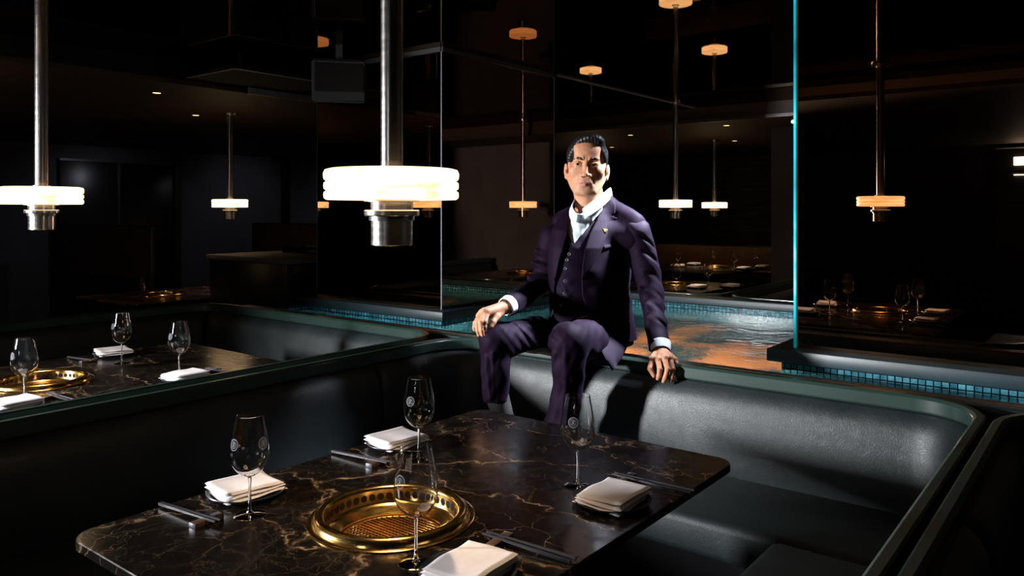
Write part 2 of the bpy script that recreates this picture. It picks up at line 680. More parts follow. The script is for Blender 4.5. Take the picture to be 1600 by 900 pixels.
# dark wall in the left distance with framed panels and a doorway
struct(boxo('wall_inner', -11.0, -10.85, 0.5, 12.2, 0, 2.3, M['wall']))
bm = bmesh.new()
for y0, y1 in ((1.0, 1.06), (3.3, 3.5), (5.9, 6.0), (7.75, 7.9), (10.0, 10.15)):
    box(bm, -10.86, -10.80, y0, y1, 0, 2.3, 0.008)
struct(bm_obj('trim_6', bm, M['black']))
dr = struct(boxo('door_1', -10.845, -10.80, 4.35, 5.88, 0, 2.12, M['black'], bev=0.01))
bm = bmesh.new()
box(bm, -10.80, -10.785, 4.35, 5.88, 2.09, 2.12)
box(bm, -10.80, -10.785, 5.09, 5.12, 0.02, 2.09)
bm_obj('door_frame', bm, M['dark_post'], dr)

# ------------------------------------------------------------------ pool
WZ = 0.745
PX0, PX1, PY0, PY1 = -4.52, 2.6, 2.99, 5.10
pool = thing('pool', 'long indoor pool with teal mosaic walls behind the man', 'pool', (0, 0, 0))
bm = bmesh.new()
for a in ((PX0 - .02, PX0, PY0, PY1, .78), (PX1, PX1 + .02, PY0, PY1, .785), (PX0, PX1, PY1, PY1 + .02, .79), (PX0, PX1, PY0 - .02, PY0, .785)):
    box(bm, a[0], a[1], a[2], a[3], 0.35, a[4])
bm_obj('tiled_wall', bm, M['tile'], pool)
boxo('pool_floor', PX0, PX1, PY0, PY1, 0.33, 0.36, M['pool_floor'], pool)
boxo('coping', PX0 - .02, PX1 + .1, PY1, PY1 + 0.16, 0.78, 0.838, M['coping'], pool, 0.006)
boxo('coping', PX0 - .02, PX1 + .1, PY0 - 0.115, PY0 + 0.01, 0.775, 0.826, M['coping'], pool, 0.006)
bm = bmesh.new()
box(bm, PX0 - .02, PX1 + .1, PY1 + .02, PY1 + 0.15, 0.0, 0.78)
box(bm, PX0 - .02, PX1 + .1, PY0 - .11, PY0 - 0.02, 0.0, 0.775)
box(bm, PX0 - .02, PX1 + .1, PY0 - .02, PY1 + 0.02, 0.0, 0.325)
box(bm, PX0 - .06, PX0 - .02, PY0, PY1, 0.0, 0.783)
bm_obj('plinth', bm, M['coping'], pool)
bm = bmesh.new()
box(bm, PX0, PX1, PY0 - 0.075, PY0 - 0.072, 0.826, 0.8266)
box(bm, PX0, PX1, PY0 - 0.045, PY0 - 0.042, 0.826, 0.8266)
bm_obj('inlay_line', bm, M['brass_line'], pool)
n = 60
vs, fs = [], []
for i in range(n + 1):
    for j in range(n + 1):
        x = PX0 + (PX1 - PX0) * i / n
        y = PY0 + (PY1 - PY0) * j / n
        vs.append((x, y, WZ + 0.0025 * math.sin(9 * x + 3 * y) + 0.002 * math.sin(14 * y - 4 * x)))
for i in range(n):
    for j in range(n):
        fs.append((i * (n + 1) + j, (i + 1) * (n + 1) + j, (i + 1) * (n + 1) + j + 1, i * (n + 1) + j + 1))
w = mesh_obj('water', vs, fs, M['water'], None, True)
tag(w, 'rippled dark teal water filling the pool behind the man', 'water', kind='stuff')
# small underwater spots in the near wall wash the mosaic; three warm ones light the stone
for x in (-3.95, -3.3, -2.65, -2.0, 0.05, 0.7, 1.6):
    spot('pool_spot', (x, PY0 + 0.03, 0.715), (x, PY0 + 1.9, 0.82), 7.5, (0.62, 0.95, 1.0), 150, 0.5, 0.012)
for x in (-2.9, -2.2, -1.65):
    spot('pool_spot_warm', (x, PY0 + 0.03, 0.66), (x + 0.1, PY0 + 1.2, 0.36), 60, (1.0, 0.84, 0.66), 120, 0.6, 0.015)

# ------------------------------------------------------------------ mirrored columns standing in the pool


def column(x0, x1, y0, y1, label):
    t = thing('mirrored_column', label, 'column', ((x0 + x1) / 2, (y0 + y1) / 2, 0))
    hx, hy = (x1 - x0) / 2, (y1 - y0) / 2
    boxo('mirror_panel', -hx, hx, -hy, -hy + 0.02, 0.84, CZ, M['mirror'], t)
    boxo('mirror_panel', hx - 0.02, hx, -hy + 0.0201, hy, 0.84, CZ, M['mirror'], t)
    boxo('mirror_panel', -hx, -hx + 0.02, -hy + 0.0201, hy, 0.84, CZ, M['mirror'], t)
    boxo('mirror_panel', -hx + 0.0201, hx - 0.0201, hy - 0.02, hy, 0.84, CZ, M['mirror'], t)
    bm = bmesh.new()
    box(bm, -hx - 0.10, hx + 0.10, -hy - 0.10, hy + 0.10, 0.785, 0.84, 0.004)
    bm_obj('ledge', bm, M['coping'], t, True)
    boxo('tiled_base', -hx - 0.05, hx + 0.05, -hy - 0.05, hy + 0.05, 0.36, 0.785, M['tile'], t)
    for sx in (-1, 1):
        if label.startswith('right'):
            if sx == -1:
                boxo('glass_edge', -hx - 0.010, -hx, -hy - 0.012, -hy + 0.022, 0.84, CZ, M['glass_edge'], t)
                e = latheo('green_glint', [(0.0001, -0.008), (0.006, -0.006), (0.008, 0), (0.006, 0.006), (0.0001, 0.008)], M['green_glow'], t, 16, (-hx - 0.01, -hy - 0.02, 1.84))  # glowing bead stands in for a green reflection on the glass edge
        else:
            boxo('corner_strip', sx * hx - 0.003, sx * hx + 0.003, -hy - 0.003, -hy + 0.002, 0.84, CZ, M['metal_trim'] if sx > 0 else M['glass_edge_dim'], t)
    boxo('corner_strip', hx - 0.003, hx + 0.003, hy - 0.002, hy + 0.003, 0.84, CZ, M['metal_trim'], t)
    boxo('top_strip', hx, hx + 0.012, -hy, hy, CZ - 0.03, CZ - 0.001, M['dark_post'], t)
    boxo('top_strip', -hx, hx, -hy - 0.012, -hy, CZ - 0.03, CZ - 0.001, M['dark_post'], t)
    return t


M['glass_edge_dim'] = plain('dark_teal_glass_edge', (0.02, 0.16, 0.17), 0.2)
column(-4.49, -3.29, 3.51, 4.71, 'left square column of smoked mirror on a teal tiled ledge')
column(-1.14, 0.9, 3.51, 4.71, 'right smoked mirror column with bright teal glass edge')

# ------------------------------------------------------------------ banquettes


def upath(xl, xr, yb, y0, r, n=10):
    """U path seen from above: up the left side, round, along the back, round, down the right"""
    p = [(xl, y0), (xl, yb - r)]
    for k in range(1, n + 1):
        a = R(180 - 90.0 * k / n)
        p.append((xl + r + r * math.cos(a), yb - r + r * math.sin(a)))
    p.append((xr - r, yb))
    for k in range(1, n + 1):
        a = R(90 - 90.0 * k / n)
        p.append((xr - r + r * math.cos(a), yb - r + r * math.sin(a)))
    p.append((xr, y0))
    return p


def plen(p):
    s = [0.0]
    for a, b in zip(p, p[1:]):
        s.append(s[-1] + (Vector(b) - Vector(a)).length)
    return s


def subpath(p, a, b, step=0.04):
    s = plen(p)
    a, b = max(a, 0), min(b, s[-1])
    n = max(2, int((b - a) / step))
    out = []
    for k in range(n + 1):
        t = a + (b - a) * k / n
        i = max(j for j in range(len(s)) if s[j] <= t + 1e-9)
        i = min(i, len(p) - 2)
        u = (t - s[i]) / max(1e-9, s[i + 1] - s[i])
        out.append(tuple(Vector(p[i]).lerp(Vector(p[i + 1]), u)))
    return out


RT = 0.84
RW = 0.030


def banquette(xl, xr, yb, y0, label, seams, r=0.20, seat=True, flip=False):
    """everything in building axes; flip mirrors along Y about 0 and lets yb be the near side"""
    t = thing('banquette', label, 'banquette', (0, 0, 0), 0, 'green leather booths')
    P = upath(xl, xr, yb, y0, r)
    if flip:
        P = [(x, 2 * flip - y) for x, y in P][::-1]
    # outward is to the left of travel
    cap = [(0.0, RT - 0.053), (-0.004, RT - 0.047), (-0.004, RT - 0.010), (0.001, RT - 0.003), (0.006, RT), (RW - 0.006, RT), (RW - 0.001, RT - 0.004), (RW, RT - 0.012), (RW, RT - 0.053)]
    v, f = sweep(P, cap)
    fixn(mesh_obj('rail', v, f, M['rail'], t, True, 30))
    v, f = sweep(P, [(RW - 0.010, RT - 0.053), (RW - 0.010, 0.0), (RW - 0.001, 0.0), (RW - 0.001, RT - 0.0531)])
    fixn(mesh_obj('outer_panel', v, f, M['rail'], t))
    prof = [(0.014, RT - 0.055), (0.004, RT - 0.057), (-0.010, RT - 0.065), (-0.032, RT - 0.084), (-0.048, RT - 0.115), (-0.058, RT - 0.17), (-0.064, RT - 0.24), (-0.066, RT - 0.30), (-0.06, RT - 0.36), (-0.05, 0.44), (0.014, 0.44)]
    L = plen(P)[-1]
    cuts = [0.0] + list(seams) + [L]
    for a, b in zip(cuts, cuts[1:]):
        a, b = a + 0.003, b - 0.003
        sp = subpath(P, a, b)
        ss = plen(sp)
        T = ss[-1]
        vs, fs = sweep(sp, prof)
        m = len(prof)
        # pillow the cushion ends
        vs2 = []
        for i, q in enumerate(vs):
            k = i // m
            e = min(ss[k], T - ss[k])
            sh = 0.022 * max(0.0, 1 - e / 0.035) ** 2
            o, z = prof[i % m]
            p0 = Vector(sp[k])
            d = Vector((q[0], q[1])) - p0
            if o < 0:
                d *= max(0.15, 1 - sh / abs(o) * 1.0)
            vs2.append((p0.x + d.x, p0.y + d.y, z - (sh * 0.5 if 1 <= i % m <= 4 else 0)))
        fixn(mesh_obj('back_cushion', vs2, fs, M['leather'], t, True, 60))
    if seat:
        sy = (lambda y: 2 * flip - y) if flip else (lambda y: y)

        def sb(nm, x0, x1, ya, yb_, z0, z1, mt, bv):
            a, b = sorted((sy(ya), sy(yb_)))
            boxo(nm, x0, x1, a, b, z0, z1, mt, t, bv, 3)
        sb('seat_cushion', xl + 0.035, xl + 0.49, y0, yb - 0.50, 0.33, 0.46, M['leather'], 0.03)
        sb('seat_cushion', xl + 0.035, xr - 0.035, yb - 0.495, yb - 0.035, 0.33, 0.46, M['leather'], 0.03)
        sb('seat_cushion', xr - 0.49, xr - 0.035, y0, yb - 0.50, 0.33, 0.46, M['leather'], 0.03)
        sb('seat_base', xl + 0.02, xl + 0.43, y0 + .02, yb - 0.441, 0.0, 0.33, M['black'], 0)
        sb('seat_base', xl + 0.02, xr - 0.02, yb - 0.44, yb - 0.03, 0.0, 0.33, M['black'], 0)
        sb('seat_base', xr - 0.43, xr - 0.02, y0 + .02, yb - 0.441, 0.0, 0.33, M['black'], 0)
    return t


YB = 2.843
P0 = upath(-2.538, -0.345, YB, -0.35, 0.20)
Ls = plen(P0)
sA = 2.30 + 0.35
sB = Ls[-1] - (YB - 0.20 + 0.35) + 0.02 
banquette(-2.538, -0.345, YB, -0.35, 'large U-shaped dark green leather banquette around the nearest marble table', (sA, sB))
P1 = upath(-4.765, -2.676, YB, -0.35, 0.20)
banquette(-4.765, -2.676, YB, -0.35, 'green railed leather banquette around the table at the left edge', ((YB - .20 + .35) + .16, plen(P1)[-1] - 1.6))
banquette(-0.270, 2.06, YB, -0.35, 'neighbouring dark green banquette cut off by the bottom right corner', (2.3,), r=0.20)
# beyond the pool
for xl, lab in ((-4.35, 'far banquette directly across the pool beside the man'), (-2.22, 'far banquette across the pool half behind the right column'), (-6.48, 'far banquette across the pool behind the left column')):
    banquette(xl, xl + 2.03, YB, 0.45, lab, (1.2, 3.4), flip=(5.33 + YB) / 2)

# ------------------------------------------------------------------ pendant lamps


def make_lamp(label, loc, top):
    t = thing('pendant_lamp', label, 'lamp', loc, 0, 'alabaster disc pendant lamps')
    # lamp origin: underside of the disc
    p = [(0.0001, 0.0), (0.146, 0.0), (0.151, 0.004), (0.152, 0.010), (0.151, 0.017), (0.1465, 0.0195), (0.1465, 0.0215),
         (0.151, 0.0245), (0.152, 0.031), (0.151, 0.038), (0.1465, 0.041), (0.1465, 0.043), (0.151, 0.0455), (0.1525, 0.052), (0.1525, 0.060), (0.149, 0.067), (0.140, 0.0695), (0.0001, 0.071)]
    latheo('shade', p, M['alabaster'], t, 96, sharp=50)
    latheo('socket', [(0.0001, 0.001), (0.063, 0.0), (0.063, -0.004), (0.048, -0.004), (0.048, -0.023), (0.061, -0.023), (0.0625, -0.025), (0.0625, -0.035), (0.061, -0.037),
                      (0.052, -0.037), (0.0515, -0.047), (0.047, -0.048), (0.047, -0.102), (0.0455, -0.1035), (0.040, -0.1035), (0.040, -0.095), (0.0001, -0.095)], M['steel'], t, 64, sharp=30)
    latheo('spotlight_lens', [(0.0001, -0.098), (0.024, -0.098), (0.024, -0.094)], M['downlight'], t, 24)
    l = bpy.data.lights.new('pendant_spot', 'SPOT')
    l.energy = 12
    l.color = (1.0, 0.74, 0.50)
    l.spot_size = R(86)
    l.spot_blend = 0.45
    l.shadow_soft_size = 0.018
    lo = bpy.data.objects.new('pendant_spot', l)
    COL.objects.link(lo)
    lo.parent = t
    lo.location = (0, 0, -0.107)
    KIDS.setdefault(t.name, []).append(lo)
    h = top - loc[2]
    latheo('rod', [(0.025, 0.07), (0.025, h)], M['steel'], t, 32)
    latheo('shade_collar', [(0.0001, 0.0715), (0.034, 0.0715), (0.034, 0.076), (0.026, 0.077)], M['steel'], t, 32)
    latheo('ceiling_rose', [(0.025, h - 0.02), (0.055, h - 0.018), (0.058, h - 0.001), (0.0001, h - 0.001)], M['steel'], t, 32)
    return t


LZ = 1.473
lamp0 = make_lamp('largest pendant lamp with glowing ribbed alabaster disc, above the nearest table', (-1.312, 1.235, LZ), CZ)
for x, y, lab, top in (
        (-3.465, 1.328, 'pendant lamp cut by the left edge of the photo, above the left booth table', CZ),
        (-6.2, 3.90, 'small distant pendant lamp left of the mirrored column', 2.30),
        (-3.28, 6.67, 'distant pendant lamp right beside the seated man, over the gold grill', CZ),
        (-1.36, 6.88, 'pendant lamp behind the right mirrored column, seen only reflected', CZ),
        (-3.91, 9.00, 'farthest pendant lamp, right of the one beside the seated man', 2.30),
        (-5.85, 9.27, 'pendant lamp hidden behind the seated man', 2.30),
        (1.30, 9.30, 'pendant lamp reflected in the side of the left column', 2.30),
        (-5.55, 1.30, 'pendant lamp off to the left, seen only reflected', 2.30),
        (-7.35, 1.30, 'pendant lamp far to the left, seen only reflected', 2.30)):
    if top == CZ:
        dup(lamp0, (x, y, LZ), 0, lab, 'alabaster disc pendant lamps')
    elif 'lamp_short' not in globals():
        lamp_short = make_lamp(lab, (x, y, LZ), top)
    else:
        dup(lamp_short, (x, y, LZ), 0, lab, 'alabaster disc pendant lamps')

# ------------------------------------------------------------------ tables with built-in grills
TZ = 0.75


def make_table(label, cx, cy):
    """origin on the floor under the grill centre"""
    t = thing('table', label, 'table', (cx, cy, 0), 0, 'marble grill tables')
    x0, x1, y0, y1 = -0.478, 0.462, -0.500, 0.872
    outl = rrect(x0, x1, y0, y1, 0.055, 8)
    circ = [(0.170 * math.cos(2 * math.pi * k / 64), 0.170 * math.sin(2 * math.pi * k / 64)) for k in range(64)]
    bm = bmesh.new()

    def ring(pts, z):
        v = [bm.verts.new((x, y, z)) for x, y in pts]
        return v
    o1 = ring(outl, TZ)
    c1 = ring(circ, TZ)
    es = [bm.edges.new((a, b)) for L_ in (o1, c1) for a, b in zip(L_, L_[1:] + L_[:1])]
    bmesh.ops.triangle_fill(bm, edges=es, use_beauty=True, use_dissolve=False)
    inset = [(x * 0.9965, (y - 0.185) * 0.9975 + 0.185) for x, y in outl]
    for v, (x, y) in zip(o1, inset): v.co.x, v.co.y = x, y
    o2 = ring(outl, TZ - 0.002)
    o3 = ring(outl, TZ - 0.020)
    o4 = ring(inset, TZ - 0.022)
    c2 = ring(circ, TZ - 0.022)
    for A, B in ((o1, o2), (o2, o3), (o3, o4), (c2, c1)):
        for i in range(len(A)):
            j = (i + 1) % len(A)
            bm.faces.new((A[i], A[j], B[j], B[i]))
    es = [bm.edges.get((a, b)) for L_ in (o4, c2) for a, b in zip(L_, L_[1:] + L_[:1])]
    bmesh.ops.triangle_fill(bm, edges=es, use_beauty=True, use_dissolve=False)
    ringset = set(c1) | set(c2)
    bad = [f for f in bm.faces if all(v in ringset for v in f.verts) and abs(f.normal.z if f.normal.length else 1) >= 0 and max(v.co.z for v in f.verts) - min(v.co.z for v in f.verts) < 1e-4]
    bmesh.ops.delete(bm, geom=bad, context='FACES_ONLY')
    bmesh.ops.recalc_face_normals(bm, faces=bm.faces)
    bm_obj('tabletop', bm, M['marble'], t, False)
    bm = bmesh.new()
    box(bm, -0.17, 0.17, -0.20, 0.56, 0.0, 0.60, 0.02)
    box(bm, -0.32, 0.32, 0.20, 0.70, 0.69, 0.7275, 0.004)
    box(bm, -0.32, 0.32, -0.34, -0.20, 0.69, 0.7275, 0.004)
    box(bm, -0.15, 0.15, 0.21, 0.50, 0.598, 0.692, 0.004)
    bm_obj('pedestal', bm, M['black'], t, True)
    boxo('foot_plate', -0.20, 0.20, -0.28, 0.62, 0.0, 0.03, M['dark_post'], t, 0.01)
    return t


def make_grill(label, cx, cy):
    t = thing('table_grill', label, 'grill', (cx, cy, TZ), 0, 'round brass table grills')
    prof = [(0.168, -0.020), (0.168, 0.0006), (0.189, 0.0006), (0.190, 0.003), (0.187, 0.0048), (0.180, 0.0052), (0.1775, 0.0045), (0.1765, 0.0075), (0.1745, 0.0135),
            (0.170, 0.0185), (0.163, 0.0215), (0.156, 0.0205), (0.1505, 0.0165), (0.149, 0.012), (0.148, -0.018), (0.146, -0.021), (0.138, -0.026), (0.124, -0.033), (0.119, -0.036), (0.119, -0.044), (0.117, -0.046)]
    latheo('ring', prof, M['brass'], t, 128, sharp=45)
    # row of round vents in the upright inner wall
    V, F = [], []
    nh = 44
    for i in range(nh):
        a = 2 * math.pi * i / nh
        er = Vector((math.cos(a), math.sin(a), 0))
        et = Vector((-math.sin(a), math.cos(a), 0))
        c = er * 0.1474 + Vector((0, 0, -0.0035))
        b = len(V)
        for k in range(16):
            q = 2 * math.pi * k / 16
            V.append(c + et * (0.0078 * math.cos(q)) + Vector((0, 0, 0.0085 * math.sin(q))))
        F.append(tuple(b + k for k in range(16))[::-1])
    mesh_obj('air_vents', V, F, M['black'], t)
    latheo('fire_bowl', [(0.118, -0.040), (0.117, -0.07), (0.105, -0.12), (0.0001, -0.13)], M['black'], t, 48)
    V, F = [], []
    rr = 0.116
    nb = 22
    for i in range(nb):
        u = -rr + 2 * rr * (i + 0.5) / nb
        h = math.sqrt(max(0, rr * rr - u * u))
        for ax in (0, 1):
            p, q = ((u, -h, 0), (u, h, 0)) if ax == 0 else ((-h, u, 0.0022), (h, u, 0.0022))
            v, f = tube([Vector(p) + Vector((0, 0, -0.045)), Vector(q) + Vector((0, 0, -0.045))], 0.0017, 6)
            o = len(V)
            V += v
            F += [tuple(k + o for k in g) for g in f]
    v, f = tube([(rr * math.cos(2 * math.pi * k / 48), rr * math.sin(2 * math.pi * k / 48), -0.044) for k in range(49)], 0.0028, 6)
    o = len(V)
    V += v
    F += [tuple(k + o for k in g) for g in f]
    mesh_obj('grate', V, F, M['brass_wire'], t, True)
    return t


TABS = [
    ('nearest', -1.312, 1.235, 'nearest veined dark marble table, in the middle of the photo'),
    ('left', -3.465, 1.328, 'veined marble table in the left booth, cut by the left edge'),
    ('across', -3.28, 6.67, 'table across the pool, right of the seated man'),
    ('second', -3.91, 9.00, 'farther small table behind the one across the pool'),
    ('hidden', -1.36, 6.88, 'table behind the right mirrored column'),
    ('far_left', -6.2, 3.30, 'dark table far left, behind the left booth'),
]
table0 = grill0 = None
for nm, x, y, lab in TABS:
    gl = {'nearest': 'large round gold grill in the nearest table', 'left': 'round gold grill in the left booth table', 'across': 'gold grill rim in the table across the pool',
          'second': 'small gold grill in the farther table beyond the pool', 'hidden': 'gold grill in the table behind the right column', 'far_left': 'gold grill in the dark far left table'}[nm]
    if table0 is None:
        table0 = make_table(lab, x, y)
        grill0 = make_grill(gl, x, y)
    else:
        rz = 0 if y < 4 else math.pi
        dup(table0, (x, y, 0), rz, lab)
        dup(grill0, (x, y, TZ), 0, gl)

# ------------------------------------------------------------------ tableware


def bowl_r(z):
    """outer radius of the wine glass bowl at height z above its foot"""
    pts = [(0.088, 0.004), (0.092, 0.010), (0.100, 0.0225), (0.112, 0.0335), (0.128, 0.0415), (0.145, 0.0440), (0.165, 0.0432), (0.190, 0.0392), (0.215, 0.0342), (0.231, 0.0312)]
    for (z0, r0), (z1, r1) in zip(pts, pts[1:]):
        if z <= z1:
            u = (z - z0) / (z1 - z0)
            return r0 + (r1 - r0) * u
    return pts[-1][1]


def smooth_prof(pts, n):
    """Catmull-Rom through (r, z)"""
    P = [pts[0]] + list(pts) + [pts[-1]]
    out = []
    for i in range(1, len(P) - 2):
        for k in range(n):
            t = k / n
            a, b, c, d = P[i - 1], P[i], P[i + 1], P[i + 2]
            out.append(tuple(0.5 * ((2 * b[j]) + (-a[j] + c[j]) * t + (2 * a[j] - 5 * b[j] + 4 * c[j] - d[j]) * t * t + (-a[j] + 3 * b[j] - 3 * c[j] + d[j]) * t ** 3) for j in (0, 1)))
    out.append(P[-2])
    return out


BOWL = smooth_prof([(0.0035, 0.0885), (0.010, 0.0915), (0.0225, 0.099), (0.0335, 0.111), (0.0415, 0.127), (0.0440, 0.145), (0.0432, 0.165), (0.0392, 0.190), (0.0342, 0.215), (0.0312, 0.231)], 4)


def emblem(az, z0, s):
    """concentric rings round a small pictogram, laid on the bowl"""
    V, F = [], []

    def put(u, v):
        z = z0 + v
        r = bowl_r(z) + 0.0004
        a = az + u / r
        return (r * math.cos(a), r * math.sin(a), z)

    def stroke(pts, w):
        n = len(pts)
        L_, R_ = [], []
        for i, p in enumerate(pts):
            a = pts[max(0, i - 1)]
            b = pts[min(n - 1, i + 1)]
            dx, dy = b[0] - a[0], b[1] - a[1]
            l = math.hypot(dx, dy) or 1
            nx, ny = -dy / l * w / 2, dx / l * w / 2
            L_.append((p[0] + nx, p[1] + ny))
            R_.append((p[0] - nx, p[1] - ny))
        o = len(V)
        for p, q in zip(L_, R_):
            V.append(put(*p))
            V.append(put(*q))
        for i in range(n - 1):
            F.append((o + 2 * i, o + 2 * i + 1, o + 2 * i + 3, o + 2 * i + 2))
    for rr, w in ((s, 0.0008), (s * 0.86, 0.0005), (s * 0.56, 0.0007)):
        stroke([(rr * math.cos(2 * math.pi * k / 40), rr * math.sin(2 * math.pi * k / 40)) for k in range(41)], w)
    g = s * 0.36
    for pl in (((-.8, .9), (.8, .9)), ((0, 1.1), (0, -.2)), ((-.9, .4), (.9, .4)), ((-.7, -.1), (.7, -.1)), ((-.1, -.1), (-.9, -1)), ((.1, -.1), (.9, -1)), ((-.4, -.7), (.4, -.7))):
        stroke([(a * g, b * g) for a, b in pl], 0.0007)
    return V, F


def make_glass(label, loc, rz, detail=True):
    t = thing('wine_glass', label, 'glass', loc, rz, 'wine glasses on the tables')
    inner = [(max(r - 0.0009, 0.0002), z + (0.0025 if r < 0.012 else 0.0004)) for r, z in BOWL]
    inner[0] = (0.0001, BOWL[0][1] + 0.004)
    latheo('bowl', [(0.0001, BOWL[0][1])] + BOWL + inner[::-1], M['glass'], t, 64)
    latheo('stem', [(0.0001, 0.0880), (0.0045, 0.0878), (0.0042, 0.084), (0.0033, 0.070), (0.0032, 0.045), (0.0038, 0.022), (0.0050, 0.013), (0.0085, 0.0075), (0.0001, 0.0065)], M['glass_solid'], t, 24)
    latheo('foot', [(0.0001, 0.0062), (0.010, 0.0052), (0.022, 0.0030), (0.0345, 0.0018), (0.0352, 0.0012), (0.0345, 0.0006), (0.0001, 0.0008)], M['glass_solid'], t, 48)
    if detail:
        for az in EMB:
            v, f = emblem(az, 0.172, 0.0125)
            o = mesh_obj('etched_emblem', v, f, M['etch'], t)
            o['label'] = 'frosted ring emblem etched on the bowl'
    return t


# emblem azimuths: one each side of the bowl as seen from the open end of the table
EMB = (R(-52 - 35), R(-52 + 62))


def make_plate(label, loc):
    t = thing('plate', label, 'plate', loc, 0, 'dark plates under the napkins')
    latheo('dish', [(0.0001, 0.003), (0.046, 0.003), (0.070, 0.0045), (0.083, 0.0085), (0.0915, 0.0145), (0.0938, 0.0155), (0.0945, 0.0140), (0.0875, 0.0075), (0.072, 0.0010), (0.056, 0.0003), (0.0001, 0.0008)], M['plate'], t, 64, sharp=50)
    return t


def napkin_mesh(seed=0):
    """linen square folded in four thick layers, open edges to -y and -x"""
    rnd = random.Random(seed)
    bm = bmesh.new()
    nx, ny = 22, 26
    W, H = 0.126, 0.154
    lay = [(0.0, 0.0, 1.0), (0.003, 0.002, 0.985), (0.005, 0.008, 0.96)]
    z = 0.0
    ph = rnd.random() * 6
    for li, (sx, sy, k) in enumerate(lay):
        th = 0.0085
        w, h = W * k, H * k
        grid = {}
        for side in (0, 1):
            for i in range(nx + 1):
                for j in range(ny + 1):
                    u, v = i / nx, j / ny
                    e = min(u, 1 - u) * nx / 2.2
                    e2 = min(v, 1 - v) * ny / 2.2
                    rd = math.sqrt(max(0.0, 1 - (1 - min(1, min(e, e2))) ** 2))
                    mid = z + th / 2 + 0.0022 * math.sin(3 * u + ph + li) * math.sin(2.4 * v + ph) + 0.0012 * math.sin(9 * v + li * 2) * (1 - u)
                    # folded edge at +x puffs up
                    mid += 0.002 * math.exp(-((1 - u) / 0.12) ** 2) * (li - 1)
                    zz = mid + (th * 0.52 * rd if side else -th * 0.5 * rd)
                    zz = max(zz, 0.0)
                    x = -W / 2 + sx + u * w + 0.0015 * math.sin(7 * v + li)
                    y = -H / 2 + sy + v * h + 0.0015 * math.sin(6 * u + 2 * li)
                    grid[side, i, j] = bm.verts.new((x, y, zz))
        for i in range(nx):
            for j in range(ny):
                bm.faces.new((grid[1, i, j], grid[1, i + 1, j], grid[1, i + 1, j + 1], grid[1, i, j + 1]))
                bm.faces.new((grid[0, i, j], grid[0, i, j + 1], grid[0, i + 1, j + 1], grid[0, i + 1, j]))
        for i in range(nx):
            for j, s in ((0, 1), (ny, -1)):
                q = (grid[0, i, j], grid[0, i + 1, j], grid[1, i + 1, j], grid[1, i, j])
                bm.faces.new(q if s == 1 else q[::-1])
        for j in range(ny):
            for i, s in ((0, -1), (nx, 1)):
                q = (grid[0, i, j], grid[0, i, j + 1], grid[1, i, j + 1], grid[1, i, j])
                bm.faces.new(q if s == 1 else q[::-1])
        z += th * 1.08
    return bm


def make_napkin(label, loc, rz):
    o = bm_obj('napkin', napkin_mesh(3), M['napkin'], None, True, 60)
    o.location = loc
    o.rotation_euler = (0, 0, rz)
    return tag(o, label, 'napkin', 'folded white napkins')


def cpt(a, b, w0, w1, z):
    """one tapering square-section chopstick from a (thick) to b"""
    a, b = Vector(a), Vector(b)
    d = (b - a).normalized()
    s = Vector((-d.y, d.x, 0))
    V, F = [], []
    for p, w in ((a, w0), (b, w1)):
        for x, y in ((-1, 0), (1, 0), (1, 1), (-1, 1)):
            V.append(p + s * x * w / 2 + Vector((0, 0, y * w)))
    F = [(0, 1, 2, 3)[::-1], (4, 5, 6, 7), (0, 1, 5, 4), (1, 2, 6, 5), (2, 3, 7, 6), (3, 0, 4, 7)]
    return V, F


def make_chopstick(label, loc, rz):
    # origin at the tip end, thick end towards +x
    v, f = cpt((0.215, 0, 0), (0, 0, 0.0), 0.0064, 0.0038, 0)
    o = fixn(mesh_obj('chopstick', v, f, M['chopstick'], None))
    o.location = loc
    o.rotation_euler = (0, R(2.0), rz)
    return tag(o, label, 'chopstick', 'black chopsticks')


def make_rest(label, loc, rz):
    t = thing('chopstick_rest', label, 'chopstick rest', loc, rz, 'wooden chopstick rests')
    boxo('block', -0.011, 0.011, -0.036, 0.036, 0, 0.012, M['rest'], t, 0.0015)
    boxo('end_cap', -0.0112, 0.0112, -0.040, -0.0361, 0, 0.0122, M['dark_post'], t, 0.0008)
    return t


glass0 = plate0 = nap0 = stick0 = rest0 = None


